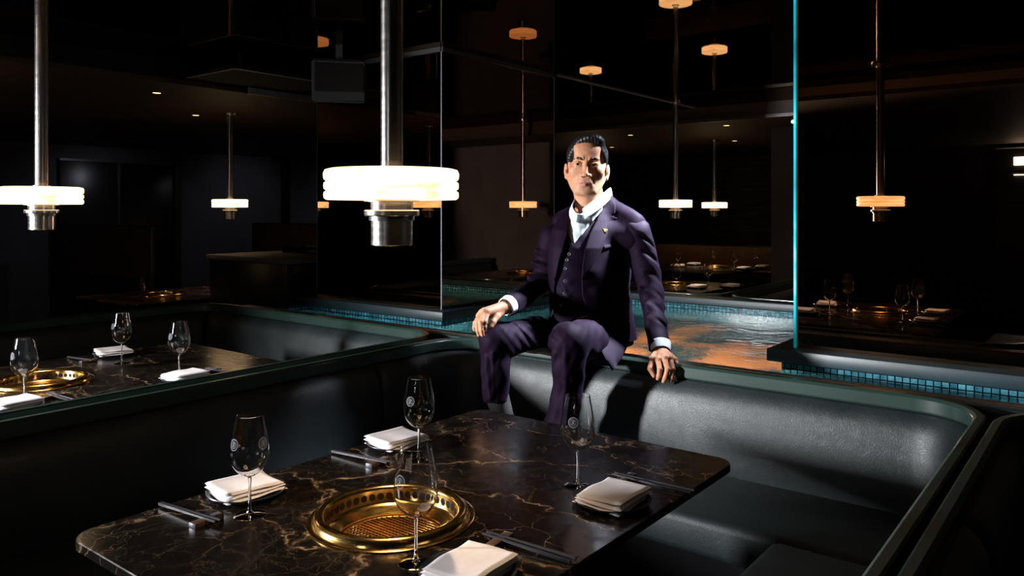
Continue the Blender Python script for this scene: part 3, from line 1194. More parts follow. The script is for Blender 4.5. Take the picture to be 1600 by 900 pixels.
def setting(side, gx, gy, px, py, where, seat, z=TZ, sticks=True, grz=0.0, nrz=0.0):
    """side -1: the diner sits at -x, +1: at +x"""
    global glass0, plate0, nap0, stick0, rest0
    gl = 'wine glass %s' % where.replace('@', seat['g'])
    pl = 'dark plate %s' % where.replace('@', seat['p'])
    nl = 'folded white napkin %s' % where.replace('@', seat['n'])
    if glass0 is None:
        glass0 = make_glass(gl, (gx, gy, z), grz)
        plate0 = make_plate(pl, (px, py, z))
        nap0 = make_napkin(nl, (px, py, z + 0.0055), nrz)
    else:
        dup(glass0, (gx, gy, z), grz, gl)
        dup(plate0, (px, py, z), 0, pl)
        dup(nap0, (px, py, z + 0.0055), nrz, nl)
    if not sticks: return
    # stick pair at the diner's right hand on a block
    sx = side
    cy = py + (0.150 if side > 0 else -0.155)
    cx = px + (0.0 if side > 0 else 0.04)
    rl = 'small block chopstick rest %s' % where.replace('@', seat['p'])
    if rest0 is None:
        rest0 = make_rest(rl, (cx + sx * -0.045, cy, z), 0.12)
    else:
        dup(rest0, (cx + sx * -0.045, cy, z), (0.12 if side < 0 else math.pi + 0.12), rl)
    for k, dy in enumerate((-0.006, 0.006)):
        ang = (0.0 if side > 0 else math.pi) + 0.08 + (0.02 if k else -0.02)
        loc = (cx - sx * 0.085, cy + dy, z + 0.0122)
        cl = '%s black chopstick %s' % (('lower', 'upper')[k], where.replace('@', seat['p']))
        if stick0 is None:
            stick0 = make_chopstick(cl, loc, ang)
        else:
            s_ = dup(stick0, loc, ang, cl)
            s_.rotation_euler = (0, R(2.0), ang)


def seatd(a):
    return {'g': a, 'p': a, 'n': a}


W1 = 'on the nearest table, @'
setting(-1, -1.575, 1.041, -1.700, 1.115, W1, seatd('left side near the camera'), nrz=math.pi - 0.14)
setting(-1, -1.554, 1.566, -1.700, 1.625, W1, seatd('left side nearer the man'), nrz=math.pi - 0.10, grz=0.12)
setting(1, -1.104, 1.104, -0.985, 1.125, W1, seatd('right side at the photo bottom'), nrz=0.08, grz=-0.1)
setting(1, -1.088, 1.663, -0.962, 1.618, W1, seatd('right side nearer the man'), nrz=0.0, grz=0.25)
W2 = 'on the left booth table, @'
setting(-1, -3.66, 1.13, -3.84, 1.10, W2, seatd('far side beyond the left edge'), nrz=math.pi - 0.1)
setting(-1, -3.61, 1.72, -3.83, 1.79, W2, seatd('at its far side'), nrz=math.pi - 0.2)
setting(1, -3.16, 1.154, -3.09, 1.09, W2, seatd('in front of the gold grill'), nrz=0.1)
setting(1, -3.127, 1.73, -3.05, 1.71, W2, seatd('right of the gold grill'), nrz=0.05)
W3 = 'on the table across the pool, @'
setting(1, -3.10, 6.32, -3.0, 6.52, W3, seatd('in front of its gold grill'), sticks=False)
setting(1, -2.98, 6.72, -2.80, 6.78, W3, seatd('at its right end'), sticks=False)
setting(-1, -3.6, 6.30, -3.72, 6.25, W3, seatd('at its left end'), sticks=False)
W4 = 'on the farthest table beyond the pool, @'
setting(-1, -4.25, 8.70, -4.33, 8.85, W4, seatd('first from the left'), sticks=False)
setting(-1, -4.05, 9.3, -4.3, 9.25, W4, seatd('second from the left'), sticks=False)
setting(1, -3.58, 8.80, -3.52, 8.93, W4, seatd('third from the left'), sticks=False)
setting(1, -3.55, 9.4, -3.45, 9.35, W4, seatd('at its right end'), sticks=False)

# ------------------------------------------------------------------ ceiling and background details
for (px, py, z, lab) in ((245, 145, 2.30, 'round warm downlight nearer the left edge of the brown soffit'), (306, 180, 2.30, 'round warm downlight further right in the left brown soffit'),
                         (985, 211, 2.30, 'tiny downlight just right above the man\'s hair'), (956, 230, 2.30, 'tiny downlight beside the man\'s forehead'),
                         (1148, 220, 2.30, 'tiny downlight above the farthest pendant lamp'), (1135, 196, 2.30, 'tiny downlight nearest in the soffit beyond the pool')):
    p = at(px, py, z)
    dl = thing('downlight', lab, 'light', (p.x, p.y, 2.30), 0, 'recessed downlights')
    latheo('trim_ring', [(0.028, -0.001), (0.040, -0.004), (0.043, -0.001), (0.043, 0.0)], M['brass_line'], dl, 24)
    latheo('lens', [(0.0001, -0.002), (0.028, -0.002)], M['downlight'], dl, 24)
for (x, y) in ((-6.2, 3.2), (-8.0, 2.5), (-8.2, 6.0), (-4.5, 9.6), (-1.8, 7.6)):  # unseen fill spots added to lift the dark background
    l = bpy.data.lights.new('soffit_fill', 'SPOT')
    l.energy = 18
    l.color = (1.0, 0.6, 0.3)
    l.spot_size = R(100)
    l.spot_blend = 0.8
    l.shadow_soft_size = 0.04
    o = bpy.data.objects.new('soffit_fill', l)
    COL.objects.link(o)
    o.location = (x, y, 2.27)

for y in (2.2, 4.8, 7.0, 9.2):  # added fill without fittings, lightens the distant walls and pier
    spot('wall_fill', (-9.6, y, 2.28), (-10.9, y, 1.0), 6, (0.8, 0.82, 1.0), 110, 0.9, 0.05)
spot('wall_fill', (-0.9, 7.3, 2.28), (-1.6, 8.0, 1.3), 2, (0.75, 0.78, 1.0), 110, 0.9, 0.05)
# flat service panel under the glossy ceiling
cp = thing('ceiling_panel', 'thin black square panel hung below the ceiling, upper left', 'panel', (-3.6, 3.2, 2.33))
q = at(367, 108, 2.34)
cp.location = (q.x, q.y, 2.34)
boxo('board', -0.9, 0.0, 0.0, 0.85, 0.0, 0.03, M['matte_black'], cp)
bm = bmesh.new()
box(bm, -0.9, 0.004, -0.006, 0.0, -0.001, 0.006)
box(bm, 0.0, 0.006, -0.006, 0.85, -0.001, 0.006)
bm_obj('edge_strip', bm, M['metal_trim'], cp)
bm = bmesh.new()
for x, y in ((-0.8, 0.1), (-0.1, 0.1), (-0.8, 0.75), (-0.1, 0.75)): box(bm, x - .01, x + .01, y - .01, y + .01, 0.03, CZ - 2.34)
bm_obj('hanger', bm, M['dark_post'], cp)

# loudspeaker under the ceiling left of the column
sp = thing('loudspeaker', 'dark wedge loudspeaker under the ceiling beside the left column', 'speaker', tuple(cam2w(-1.05, 4.75, 2.22)), R(38 + 12))
bm = bmesh.new()
vs = [bm.verts.new(p) for p in ((-.16, -.10, -.13), (.16, -.10, -.13), (.13, .14, -.10), (-.13, .14, -.10), (-.16, -.14, .12), (.16, -.14, .12), (.13, .14, .10), (-.13, .14, .10))]
for f in ((0, 1, 2, 3), (7, 6, 5, 4), (0, 4, 5, 1), (1, 5, 6, 2), (2, 6, 7, 3), (3, 7, 4, 0)): bm.faces.new([vs[i] for i in f])
bmesh.ops.recalc_face_normals(bm, faces=bm.faces)
bmesh.ops.bevel(bm, geom=bm.edges[:], offset=0.012, segments=3, affect='EDGES')
bm_obj('cabinet', bm, M['matte_black'], sp, True)
bm = bmesh.new()
box(bm, -.14, .14, -.15, -.143, -.10, .10, 0.003, M=Matrix.Rotation(R(-9), 4, 'X'))
bm_obj('grille', bm, M['black'], sp)
boxo('bracket', -.02, .02, -.02, .02, 0.10, CZ - 2.22, M['dark_post'], sp)

# service counter, partitions
sc = thing('service_counter', 'dark box-shaped service counter left of the mirrored column', 'counter', (-5.19, 3.9, 0))
boxo('body', -0.5, 0.5, -0.5, 0.5, 0.06, 1.06, M['dark_cab'] if 'dark_cab' in M else M['black'], sc, 0.006)
boxo('top', -0.52, 0.52, -0.52, 0.52, 1.06, 1.10, M['wall'], sc, 0.006)
boxo('plinth', -0.46, 0.46, -0.46, 0.46, 0.0, 0.06, M['black'], sc)
tr = thing('document_tray', 'low black tray lying on the dark service counter', 'tray', (-5.12, 4.0, 1.10))
bm = bmesh.new()
box(bm, -.3, .3, -.12, .12, 0.0, 0.012, 0.004)
box(bm, -.3, .3, .105, .12, 0.012, 0.05, 0.004)
box(bm, -.3, -.288, -.12, .105, 0.012, 0.05, 0.003)
box(bm, .288, .3, -.12, .105, 0.012, 0.05, 0.003)
bm_obj('tray_body', bm, M['black'], tr, True)


def partition(label, x0, x1, y, z0, z1, foot=True):
    t = thing('partition', label, 'partition', ((x0 + x1) / 2, y, 0))
    h = (x1 - x0) / 2
    boxo('panel', -h, h, -0.02, 0.02, z0, z1, M['partition'], t, 0.004)
    boxo('top_rail', -h, h, -0.025, 0.025, z1, z1 + 0.012, M['black'], t, 0.003)
    boxo('edge_post', h, h + 0.03, -0.03, 0.03, 0.0, z1 + 0.01, M['dark_post'], t, 0.006)
    boxo('edge_post', -h - 0.03, -h, -0.03, 0.03, 0.0, z1 + 0.01, M['dark_post'], t, 0.006)
    boxo('lower_panel', -h, h, -0.015, 0.015, 0.0, z0, M['black'], t)
    boxo('bottom_rail', -h, h, -0.03, 0.03, z0 - 0.02, z0, M['brass_line'], t, 0.003)
    return t


partition('long low brown partition with a grey end post, far left', -10.4, -7.95, 4.1, 0.75, 1.27)
partition('brown wooden partition behind the service counter', -7.9, -5.75, 5.3, 0.70, 1.29)
partition('dark brown partition in the distance beside the man\'s shoulder', -5.6, -3.2, 10.4, 0.62, 0.95)

# flared post foot seen over the left booth
st = thing('stanchion', 'grey flared metal stand behind the left booth rail', 'stand', (-7.75, 3.9, 0))
latheo('column', [(0.035, 0.0), (0.035, 0.78), (0.0001, 0.785)], M['dark_post'], st, 24)
for s in (-1, 1):
    pts = [(s * (0.04 + 0.14 * (k / 12) ** 1.8), 0, 0.72 - 0.70 * k / 12) for k in range(13)]
    v, f = tube(pts, 0.014, 8)
    mesh_obj('curved_leg', v, f, M['steel'], st, True)
boxo('base', -0.2, 0.2, -0.12, 0.12, 0.0, 0.02, M['dark_post'], st, 0.005)

# lit back bar near the entrance, seen only as a reflection in the right column
bb = thing('back_bar', 'lit shelving unit by the entrance, reflected at the right edge', 'shelf', (-0.72, -4.95, 0))
boxo('carcass', -0.6, 0.6, -0.15, -0.12, 0.0, 2.28, M['black'], bb)
for i, z in enumerate((0.9, 1.55, 1.92, 2.25)):
    boxo('shelf_board', -0.6, 0.6, -0.12, 0.12, z, z + 0.025, M['wall'], bb)
for z, w in ((2.13, 0.5), (1.90, 0.5)):
    boxo('strip_light', -0.40, 0.5, -0.10, -0.06, z - 0.10 * (z > 2), z + 0.008, M['white_strip'], bb)

# ------------------------------------------------------------------ solid sculpting: distance fields meshed with surface nets
# man frame: x to the camera's right, y forward (depth), z up, metres; the man's Empty carries the turn into the room


def q(px, py, d):
    return np.array([(px - 800.0) / FPX * d, d, EYE - (py - 328.0) / FPX * d])


def smin(a, b, k):
    if k <= 0: return np.minimum(a, b)
    h = np.clip(0.5 + 0.5 * (b - a) / k, 0, 1)
    return b * (1 - h) + a * h - k * h * (1 - h)


def cone(a, b, ra, rb, flat=None):
    a, b = np.asarray(a, float), np.asarray(b, float)
    ab = b - a
    L2 = float(ab @ ab)

    def f(P):
        t = np.clip(((P - a) @ ab) / L2, 0, 1)
        return np.linalg.norm(P - a - t[:, None] * ab, axis=1) - (ra + (rb - ra) * t)
    return f


def ell(c, r, Rm=None):
    c, r = np.asarray(c, float), np.asarray(r, float)

    def f(P):
        p = P - c
        if Rm is not None: p = p @ Rm
        k0 = np.linalg.norm(p / r, axis=1)
        k1 = np.linalg.norm(p / (r * r), axis=1)
        return np.where(k1 < 1e-9, -r.min(), k0 * (k0 - 1) / np.maximum(k1, 1e-9))
    return f


def half(c, n):
    """keeps the side the normal points away from"""
    c, n = np.asarray(c, float), np.asarray(n, float)
    n = n / np.linalg.norm(n)
    return lambda P: (P - c) @ n


def outline(pts, y=3.0):
    """prism through the sight lines of an outline"""
    A = np.array(pts, float)
    B = np.roll(A, -1, axis=0)

    def f(P):
        u = 800 + FPX * P[:, 0] / P[:, 1]
        v = 328 + FPX * (EYE - P[:, 2]) / P[:, 1]
        best = np.full(len(P), 1e9)
        inside = np.zeros(len(P), bool)
        for (x0, y0), (x1, y1) in zip(A, B):
            dx, dy = x1 - x0, y1 - y0
            t = np.clip(((u - x0) * dx + (v - y0) * dy) / (dx * dx + dy * dy + 1e-12), 0, 1)
            best = np.minimum(best, (u - x0 - t * dx) ** 2 + (v - y0 - t * dy) ** 2)
            c = ((y0 > v) != (y1 > v))
            if dy != 0:
                inside ^= c & (u < dx * (v - y0) / dy + x0)
        s = np.sqrt(best) * P[:, 1] / FPX
        return np.where(inside, -s, s)
    return f


def loft(levels, yaw=0.0, grow=0.0):
    """levels: (z, cx, cy, a, b) from low to high"""
    L = np.array(sorted(levels), float)
    c, s = math.cos(yaw), math.sin(yaw)

    def f(P):
        z = P[:, 2]
        cx, cy, a, b = (np.interp(z, L[:, 0], L[:, i]) for i in (1, 2, 3, 4))
        a, b = a + grow, b + grow
        dx, dy = P[:, 0] - cx, P[:, 1] - cy
        x, y = c * dx + s * dy, -s * dx + c * dy
        k0 = np.sqrt((x / a) ** 2 + (y / b) ** 2)
        k1 = np.sqrt((x / a ** 2) ** 2 + (y / b ** 2) ** 2)
        d = k0 * (k0 - 1) / np.maximum(k1, 1e-6)
        d = np.where(k0 < 0.2, -np.minimum(a, b) * 0.8, d)
        ez = np.maximum(L[0, 0] - grow - z, z - L[-1, 0] - grow)
        return np.where(ez > 0, np.hypot(np.maximum(d, 0), ez), np.maximum(d, ez))
    return f


def ledge(P):
    """the solid the man sits on: rail and coping, negative inside"""
    yw = SN * P[:, 0] + CS * P[:, 1]
    return np.maximum(P[:, 2] - 0.9215, 2.460 - yw)


class Field:
    def __init__(s): s.ops = []
    def u(s, f, k=0.01): s.ops.append(('u', f, k)); return s
    def s(s, f, k=0.005): s.ops.append(('s', f, k)); return s
    def i(s, f, k=0.005): s.ops.append(('i', f, k)); return s
    def d(s, f): s.ops.append(('d', f, 0)); return s

    def ev(s, P, ops=None):
        d = np.full(len(P), 1.0)
        for t, f, k in (s.ops if ops is None else ops):
            if t == 'u': d = smin(d, f(P), k)
            elif t == 's': d = -smin(-d, f(P), k)
            elif t == 'i': d = -smin(-d, -f(P), k)
            else: d = d + f(P)
        return d

    def cull_all(s, C, hd):
        """for every block centre: the ops that matter within hd of it, or None"""
        n = len(C)
        vals = np.stack([f(C) if t != 'd' else np.zeros(n) for t, f, k in s.ops])
        K = np.array([o[2] for o in s.ops])
        T = np.array([o[0] for o in s.ops])
        U = T == 'u'
        base = vals[U].min(0)
        dead = base > 2 * hd + 0.03
        keep = np.ones(vals.shape, bool)
        keep[U] = vals[U] <= base + 2 * hd + K[U][:, None] + 0.01
        Sb = T == 's'
        keep[Sb] = vals[Sb] <= 2 * hd + K[Sb][:, None]
        I = T == 'i'
        if I.any():
            dead |= (vals[I] > 1.6 * hd + K[I][:, None]).any(0)
            keep[I] = vals[I] >= -(2 * hd + K[I][:, None])
        return dead, keep


def nets(F, lo, hi, h, nb=14):
    """surface nets over sparse blocks -> verts, quads"""
    lo = np.asarray(lo, float)
    hi = np.asarray(hi, float)
    N = np.ceil((hi - lo) / h / nb).astype(int)
    hd = (nb + 2) * h * math.sqrt(3) / 2
    KV, VV, QQ = [], [], []
    rng = np.arange(-1, nb + 1)
    gi, gj, gk = np.meshgrid(rng, rng, rng, indexing='ij')
    G = np.stack([gi.ravel(), gj.ravel(), gk.ravel()], 1)
    n = nb + 2
    BIG = 1 << 20
    bl = np.stack(np.meshgrid(*[np.arange(m) for m in N], indexing='ij'), -1).reshape(-1, 3)
    C = lo + (bl * nb + nb / 2 - 0.5) * h
    dead, keep = F.cull_all(C, hd)
    for q_ in np.nonzero(~dead)[0]:
        ops = [o for o, kk in zip(F.ops, keep[:, q_]) if kk]
        if not any(o[0] == 'u' for o in ops): continue
        for _ in (0,):
            for _ in (0,):
                b0 = bl[q_] * nb
                v0 = F.ev(C[q_][None, :], ops)[0]
                if abs(v0) > hd * 1.9 + 0.012: continue
                P = lo + (G + b0) * h
                D = F.ev(P, ops).reshape(n, n, n)
                neg = D < 0
                if neg.all() or not neg.any(): continue
                cnt = np.zeros((n - 1,) * 3)
                acc = np.zeros((n - 1,) * 3 + (3,))
                base = np.stack(np.meshgrid(*[np.arange(n - 1)] * 3, indexing='ij'), -1).astype(float)
                for ax in range(3):
                    o1, o2 = [a for a in range(3) if a != ax]
                    for s1 in (0, 1):
                        for s2 in (0, 1):
                            sl = [slice(0, n - 1)] * 3
                            sl[o1] = slice(s1, n - 1 + s1)
                            sl[o2] = slice(s2, n - 1 + s2)
                            sh = list(sl)
                            sh[ax] = slice(1, n)
                            A, B = D[tuple(sl)], D[tuple(sh)]
                            m = (A < 0) != (B < 0)
                            t = np.where(m, A / np.where(m, A - B, 1), 0)
                            p = np.zeros_like(acc)
                            p[..., ax] = t
                            p[..., o1] = s1
                            p[..., o2] = s2
                            acc += p * m[..., None]
                            cnt += m
                act = cnt > 0
                pos = base[act] + acc[act] / cnt[act][:, None]
                cell = base[act].astype(np.int64) - 1 + b0
                keys = ((cell[:, 0] + 4) * BIG + (cell[:, 1] + 4)) * BIG + cell[:, 2] + 4
                KV.append(keys)
                VV.append(lo + (pos - 1 + b0) * h)
                for ax in range(3):
                    o1, o2 = [(1, 2), (2, 0), (0, 1)][ax]
                    sl = [slice(1, n - 1)] * 3
                    sh = list(sl)
                    sh[ax] = slice(2, n)
                    A, B = neg[tuple(sl)], neg[tuple(sh)]
                    m = A != B
                    if not m.any(): continue
                    ix = np.argwhere(m) + 1
                    fl = A[m]
                    e1 = np.zeros(3, int); e1[o1] = 1
                    e2 = np.zeros(3, int); e2[o2] = 1
                    cs = [ix - e1 - e2, ix - e2, ix, ix - e1]
                    ks = []
                    for cc in cs:
                        g = cc - 1 + b0
                        ks.append(((g[:, 0] + 4) * BIG + (g[:, 1] + 4)) * BIG + g[:, 2] + 4)
                    Q = np.stack(ks, 1)
                    Q[~fl] = Q[~fl][:, ::-1]
                    QQ.append(Q)
    K = np.concatenate(KV)
    V = np.concatenate(VV)
    uk, first = np.unique(K, return_index=True)
    Q = np.concatenate(QQ)
    idx = np.searchsorted(uk, Q)
    return V[first], idx


def biggest(V, Q):
    lab = np.arange(len(V))
    while True:
        m = lab[Q].min(1)
        new = lab.copy()
        for a in range(4): np.minimum.at(new, Q[:, a], m)
        new = new[new]
        if (new == lab).all(): break
        lab = new
    ids, cnt = np.unique(lab, return_counts=True)
    if len(ids) == 1: return V, Q
    k = lab == ids[cnt.argmax()]
    remap = np.cumsum(k) - 1
    return V[k], remap[Q[k[Q[:, 0]]]]


def np_mesh(name, V, Q, mat, parent, origin, smooth_it=0):
    V, Q = biggest(V, Q)
    if smooth_it:
        for _ in range(smooth_it):
            acc = np.zeros_like(V)
            c = np.zeros(len(V))
            for a in range(4):
                b = (a + 1) % 4
                np.add.at(acc, Q[:, a], V[Q[:, b]]); np.add.at(c, Q[:, a], 1)
                np.add.at(acc, Q[:, b], V[Q[:, a]]); np.add.at(c, Q[:, b], 1)
            V = V * 0.4 + 0.6 * acc / c[:, None]
    me = bpy.data.meshes.new(name)
    me.vertices.add(len(V))
    me.vertices.foreach_set('co', (V - origin).astype(np.float32).ravel())
    me.loops.add(Q.size)
    me.loops.foreach_set('vertex_index', Q.astype(np.int32).ravel())
    me.polygons.add(len(Q))
    me.polygons.foreach_set('loop_start', np.arange(0, Q.size, 4, dtype=np.int32))
    me.polygons.foreach_set('use_smooth', [True] * len(Q))
    me.update(calc_edges=True)
    me.validate()
    me.materials.append(mat)
    o = bpy.data.objects.new(name, me)
    COL.objects.link(o)
    o.parent = parent
    return o, V


def m_suit():
    t = NT('aubergine_wool').set((0.040, 0.018, 0.042), 0.68, Specular_IOR_Level=0.10, Sheen_Weight=0.012, Sheen_Roughness=0.4)
    t.b.inputs['Sheen Tint'].default_value = (0.55, 0.40, 0.9, 1)
    t.b.inputs['Specular Tint'].default_value = (0.8, 0.6, 1.0, 1)
    co = t.coord()
    nz = t.n('ShaderNodeTexNoise', i_Scale=420.0, i_Detail=2.0)
    t.l(co, nz.inputs['Vector'])
    t.bump(nz.outputs[0], 0.12, 0.0006)
    r = t.ramp(nz.outputs[0], [(0.3, (0.0026, 0.0008, 0.0031)), (0.7, (0.0050, 0.0015, 0.0060))])
    t.l(r.outputs[0], t.b.inputs['Base Color'])
    return t.m


def m_skin():
    t = NT('skin').set((0.50, 0.27, 0.17), 0.58, Specular_IOR_Level=0.35, Subsurface_Weight=0.12, Subsurface_Scale=0.012)
    t.b.inputs['Subsurface Radius'].default_value = (1.0, 0.35, 0.2)
    at_ = t.n('ShaderNodeAttribute', attribute_name='tone')
    co = t.coord()
    nz = t.n('ShaderNodeTexNoise', i_Scale=90.0, i_Detail=4.0)
    t.l(co, nz.inputs['Vector'])
    r = t.ramp(nz.outputs[0], [(0.3, 0.85), (0.7, 1.08)])
    mm = t.n('ShaderNodeMix', data_type='RGBA', blend_type='MULTIPLY')
    mm.inputs[0].default_value = 1.0
    t.l(at_.outputs['Color'], mm.inputs[6]); t.l(r.outputs[0], mm.inputs[7])
    t.l(mm.outputs[2], t.b.inputs['Base Color'])
    n2 = t.n('ShaderNodeTexNoise', i_Scale=500.0, i_Detail=2.0)
    t.l(co, n2.inputs['Vector'])
    t.bump(n2.outputs[0], 0.10, 0.0005)
    return t.m


def m_hair():
    t = NT('black_hair').set((0.006, 0.005, 0.006), 0.45, Specular_IOR_Level=0.35)
    nz = t.n('ShaderNodeTexNoise', i_Scale=70.0, i_Detail=4.0)
    t.l(t.coord((4.0, 0.6, 1.6)), nz.inputs['Vector'])
    t.bump(nz.outputs[0], 0.5, 0.002)
    return t.m


def m_shirt():
    t = NT('white_cotton_shirt').set((0.66, 0.76, 0.82), 0.8)
    nz = t.n('ShaderNodeTexNoise', i_Scale=24.0, i_Detail=3.0)
    t.l(t.coord((2.2, 1.0, 0.8)), nz.inputs['Vector'])
    t.bump(nz.outputs[0], 0.3, 0.002)
    return t.m


M['suit'] = m_suit()
M['skin'] = m_skin()
M['hair'] = m_hair()
M['shirt'] = m_shirt()
M['eye_white'] = plain('eye_white', (0.62, 0.56, 0.52), 0.15)
M['iris'] = plain('dark_brown_iris', (0.012, 0.007, 0.005), 0.05)
M['button'] = plain('dark_horn_button', (0.10, 0.10, 0.14), 0.25)
M['pin'] = plain('gold_pin', (1.0, 0.66, 0.08), 0.35, 0.4)
M['sock'] = plain('black_sock', (0.003, 0.003, 0.003), 0.9)
M['shoe'] = plain('black_shoe_leather', (0.008, 0.008, 0.009), 0.25)

ORG = np.array([0.26, 2.95, 0.0])
MS = 1.151   # sized to the ledge he sits on
man = thing('person', 'man in a dark purple three-piece suit and open white shirt sitting on the booth ledge', 'person', tuple(cam2w(ORG[0] * MS, ORG[1] * MS, EYE * (1 - MS))), R(YAW))
man.scale = (MS, MS, MS)

# ---- head frame
HC = q(917.0, 258.5, 2.985)
hy, hr = R(-7.0), R(-2.5)
Fv = np.array([math.sin(hy), -math.cos(hy), 0.0])       # where the face looks
Rv = np.array([math.cos(hy), math.sin(hy), 0.0])        # towards the right of the photo
Uv = np.array([0.0, 0.0, 1.0])
c_, s_ = math.cos(hr), math.sin(hr)
Rv, Uv = c_ * Rv + s_ * Uv, -s_ * Rv + c_ * Uv
HM = np.stack([Rv, Fv, Uv], 1)                          # columns


def hp(x, y, z):
    return HC + HM @ np.array([x, y, z], float)


def hell(c, r, rot=None):
    Rm = HM if rot is None else HM @ rot
    return ell(hp(*c), r, Rm)


def hcone(a, b, ra, rb): return cone(hp(*a), hp(*b), ra, rb)


def rx(a):
    c, s = math.cos(R(a)), math.sin(R(a))
    return np.array([[1, 0, 0], [0, c, -s], [0, s, c]], float)


def ry(a):
    c, s = math.cos(R(a)), math.sin(R(a))
    return np.array([[c, 0, s], [0, 1, 0], [-s, 0, c]], float)


def rzm(a):
    c, s = math.cos(R(a)), math.sin(R(a))
    return np.array([[c, -s, 0], [s, c, 0], [0, 0, 1]], float)


body = Field()
b = body.u
b(hell((0, -.008, .026), (.0765, .098, .084)), 0)
b(hell((0, .030, .040), (.064, .058, .052)), .02)
b(hell((0, .028, -.025), (.0655, .060, .080)), .02)
b(hell((0, .036, -.068), (.049, .050, .048)), .015)
for s in (-1, 1):
    b(hcone((s * .056, .002, -.052), (s * .026, .062, -.100), .017, .017), .022)
    b(hell((s * .043, .058, -.026), (.021, .019, .019)), .02)
    b(hcone((s * .012, .086, .0195), (s * .043, .069, .0205), .0085, .0075), .012)
b(hell((0, .070, -.103), (.023, .018, .0155)), .014)
b(hell((0, .072, -.068), (.028, .022, .024)), .016)
# eye sockets
for s in (-1, 1):
    body.s(hell((s * .0300, .096, .0035), (.0185, .0150, .0125)), .012)
    body.s(hell((s * .0165, .097, -.004), (.006, .012, .010)), .010)
# nose
b(hcone((0, .0855, .010), (0, .1035, -.034), .0062, .0078), .010)
b(hell((0, .1045, -.0395), (.0115, .0120, .0090)), .006)
for s in (-1, 1):
    b(hell((s * .0135, .0935, -.0425), (.0085, .0110, .0080)), .005)
    body.s(hell((s * .0062, .1020, -.0490), (.0032, .0045, .0024)), .002)
    body.s(hcone((s * .0205, .0885, -.046), (s * .0325, .0800, -.072), .0012, .0014), .008)
    body.s(hell((s * .058, .050, .028), (.010, .03, .03)), .02)
# lids
for s in (-1, 1):
    b(hell((s * .0303, .0735, -.0005), (.0160, .0132, .0120)), .004)
    body.s(hell((s * .0303, .0890, -.0012), (.0128, .0085, .0034), rzm(s * -14) @ ry(s * -4)), .0008)
    b(hcone((s * .0180, .0845, .0035), (s * .0310, .0870, .0066), .0018, .0020), .003)
    b(hcone((s * .0310, .0870, .0066), (s * .0440, .0770, .0040), .0020, .0014), .003)
    b(hcone((s * .0215, .0830, -.0090), (s * .0380, .0815, -.0095), .0014, .0014), .005)
    body.s(hcone((s * .0180, .0875, -.0120), (s * .0330, .0855, -.0175), .0008, .0008), .005)
    body.s(hcone((s * .0050, .0950, .012), (s * .0060, .0945, .026), .0008, .0008), .004)
# mouth
b(hcone((-.0225, .0835, -.0722), (-.004, .0935, -.0682), .0018, .0034), .005)
b(hcone((.0225, .0835, -.0722), (.004, .0935, -.0682), .0018, .0034), .005)
b(hcone((-.0180, .0840, -.0760), (.0, .0925, -.0778), .0022, .0042), .005)
b(hcone((.0180, .0840, -.0760), (.0, .0925, -.0778), .0022, .0042), .005)
body.s(hcone((-.0250, .0860, -.0736), (-.0, .0985, -.0724), .0010, .0014), .0022)
body.s(hcone((.0250, .0860, -.0736), (.0, .0985, -.0724), .0010, .0014), .0022)
body.s(hcone((0, .1000, -.0520), (0, .0985, -.0620), .0016, .0016), .005)
body.s(hell((0, .0965, -.0895), (.016, .0060, .0035)), .008)
# ears
for s in (-1, 1):
    E_ = rzm(s * 22) @ rx(10)
    b(hell((s * .0795, -.010, -.022), (.0055, .0165, .0290), E_), .004)
    b(hell((s * .0770, -.002, -.046), (.0060, .0090, .0100), E_), .004)
    body.s(hell((s * .0855, -.004, -.022), (.0050, .0090, .0165), E_), .003)
    b(hell((s * .0790, .006, -.026), (.0040, .0040, .0070), E_), .003)
# neck
NB = q(925, 336, 3.03)
b(cone(hp(0, -.020, -.060), NB, .054, .060), .020)
b(cone(hp(0, .012, -.085), q(917, 326, 2.985), .030, .026), .02)
for s, px in ((-1, 905), (1, 944)):
    b(cone(hp(s * .050, -.02, -.050), q(915 + s * 7, 328, 2.975), .013, .010), .012)

# ---- trunk
TY = R(33)


def LV(rows):
    out = []
    for py, cx, d, a, bb in rows:
        p = q(cx, py, d)
        out.append((p[2], p[0], p[1], a, bb))
    return out


TR = [(318, 927, 3.06, .055, .050), (330, 926, 3.05, .095, .066), (342, 926, 3.05, .135, .082), (358, 926, 3.045, .165, .096), (385, 924, 3.03, .172, .108), (420, 922, 3.02, .166, .108),
      (460, 922, 3.02, .160, .106), (500, 924, 3.03, .165, .112), (535, 926, 3.04, .172, .122), (563, 928, 3.04, .172, .120)]
b(loft(LV(TR), TY, -0.012), .02)

SR = [(997, 366, 2.965, .056), (1008, 410, 2.955, .050), (1017, 458, 2.93, .042), (1023, 508, 2.86, .036), (1031, 546, 2.785, .0245)]
SLv = [(864, 372, 3.11, .054), (856, 410, 3.13, .048), (846, 447, 3.10, .043), (820, 462, 2.96, .037), (788, 481, 2.790, .0245)]


def chain(F, pts, k, dr=0.0):
    for (x0, y0, d0, r0), (x1, y1, d1, r1) in zip(pts, pts[1:]):
        F.u(cone(q(x0, y0, d0), q(x1, y1, d1), r0 + dr, r1 + dr), k)


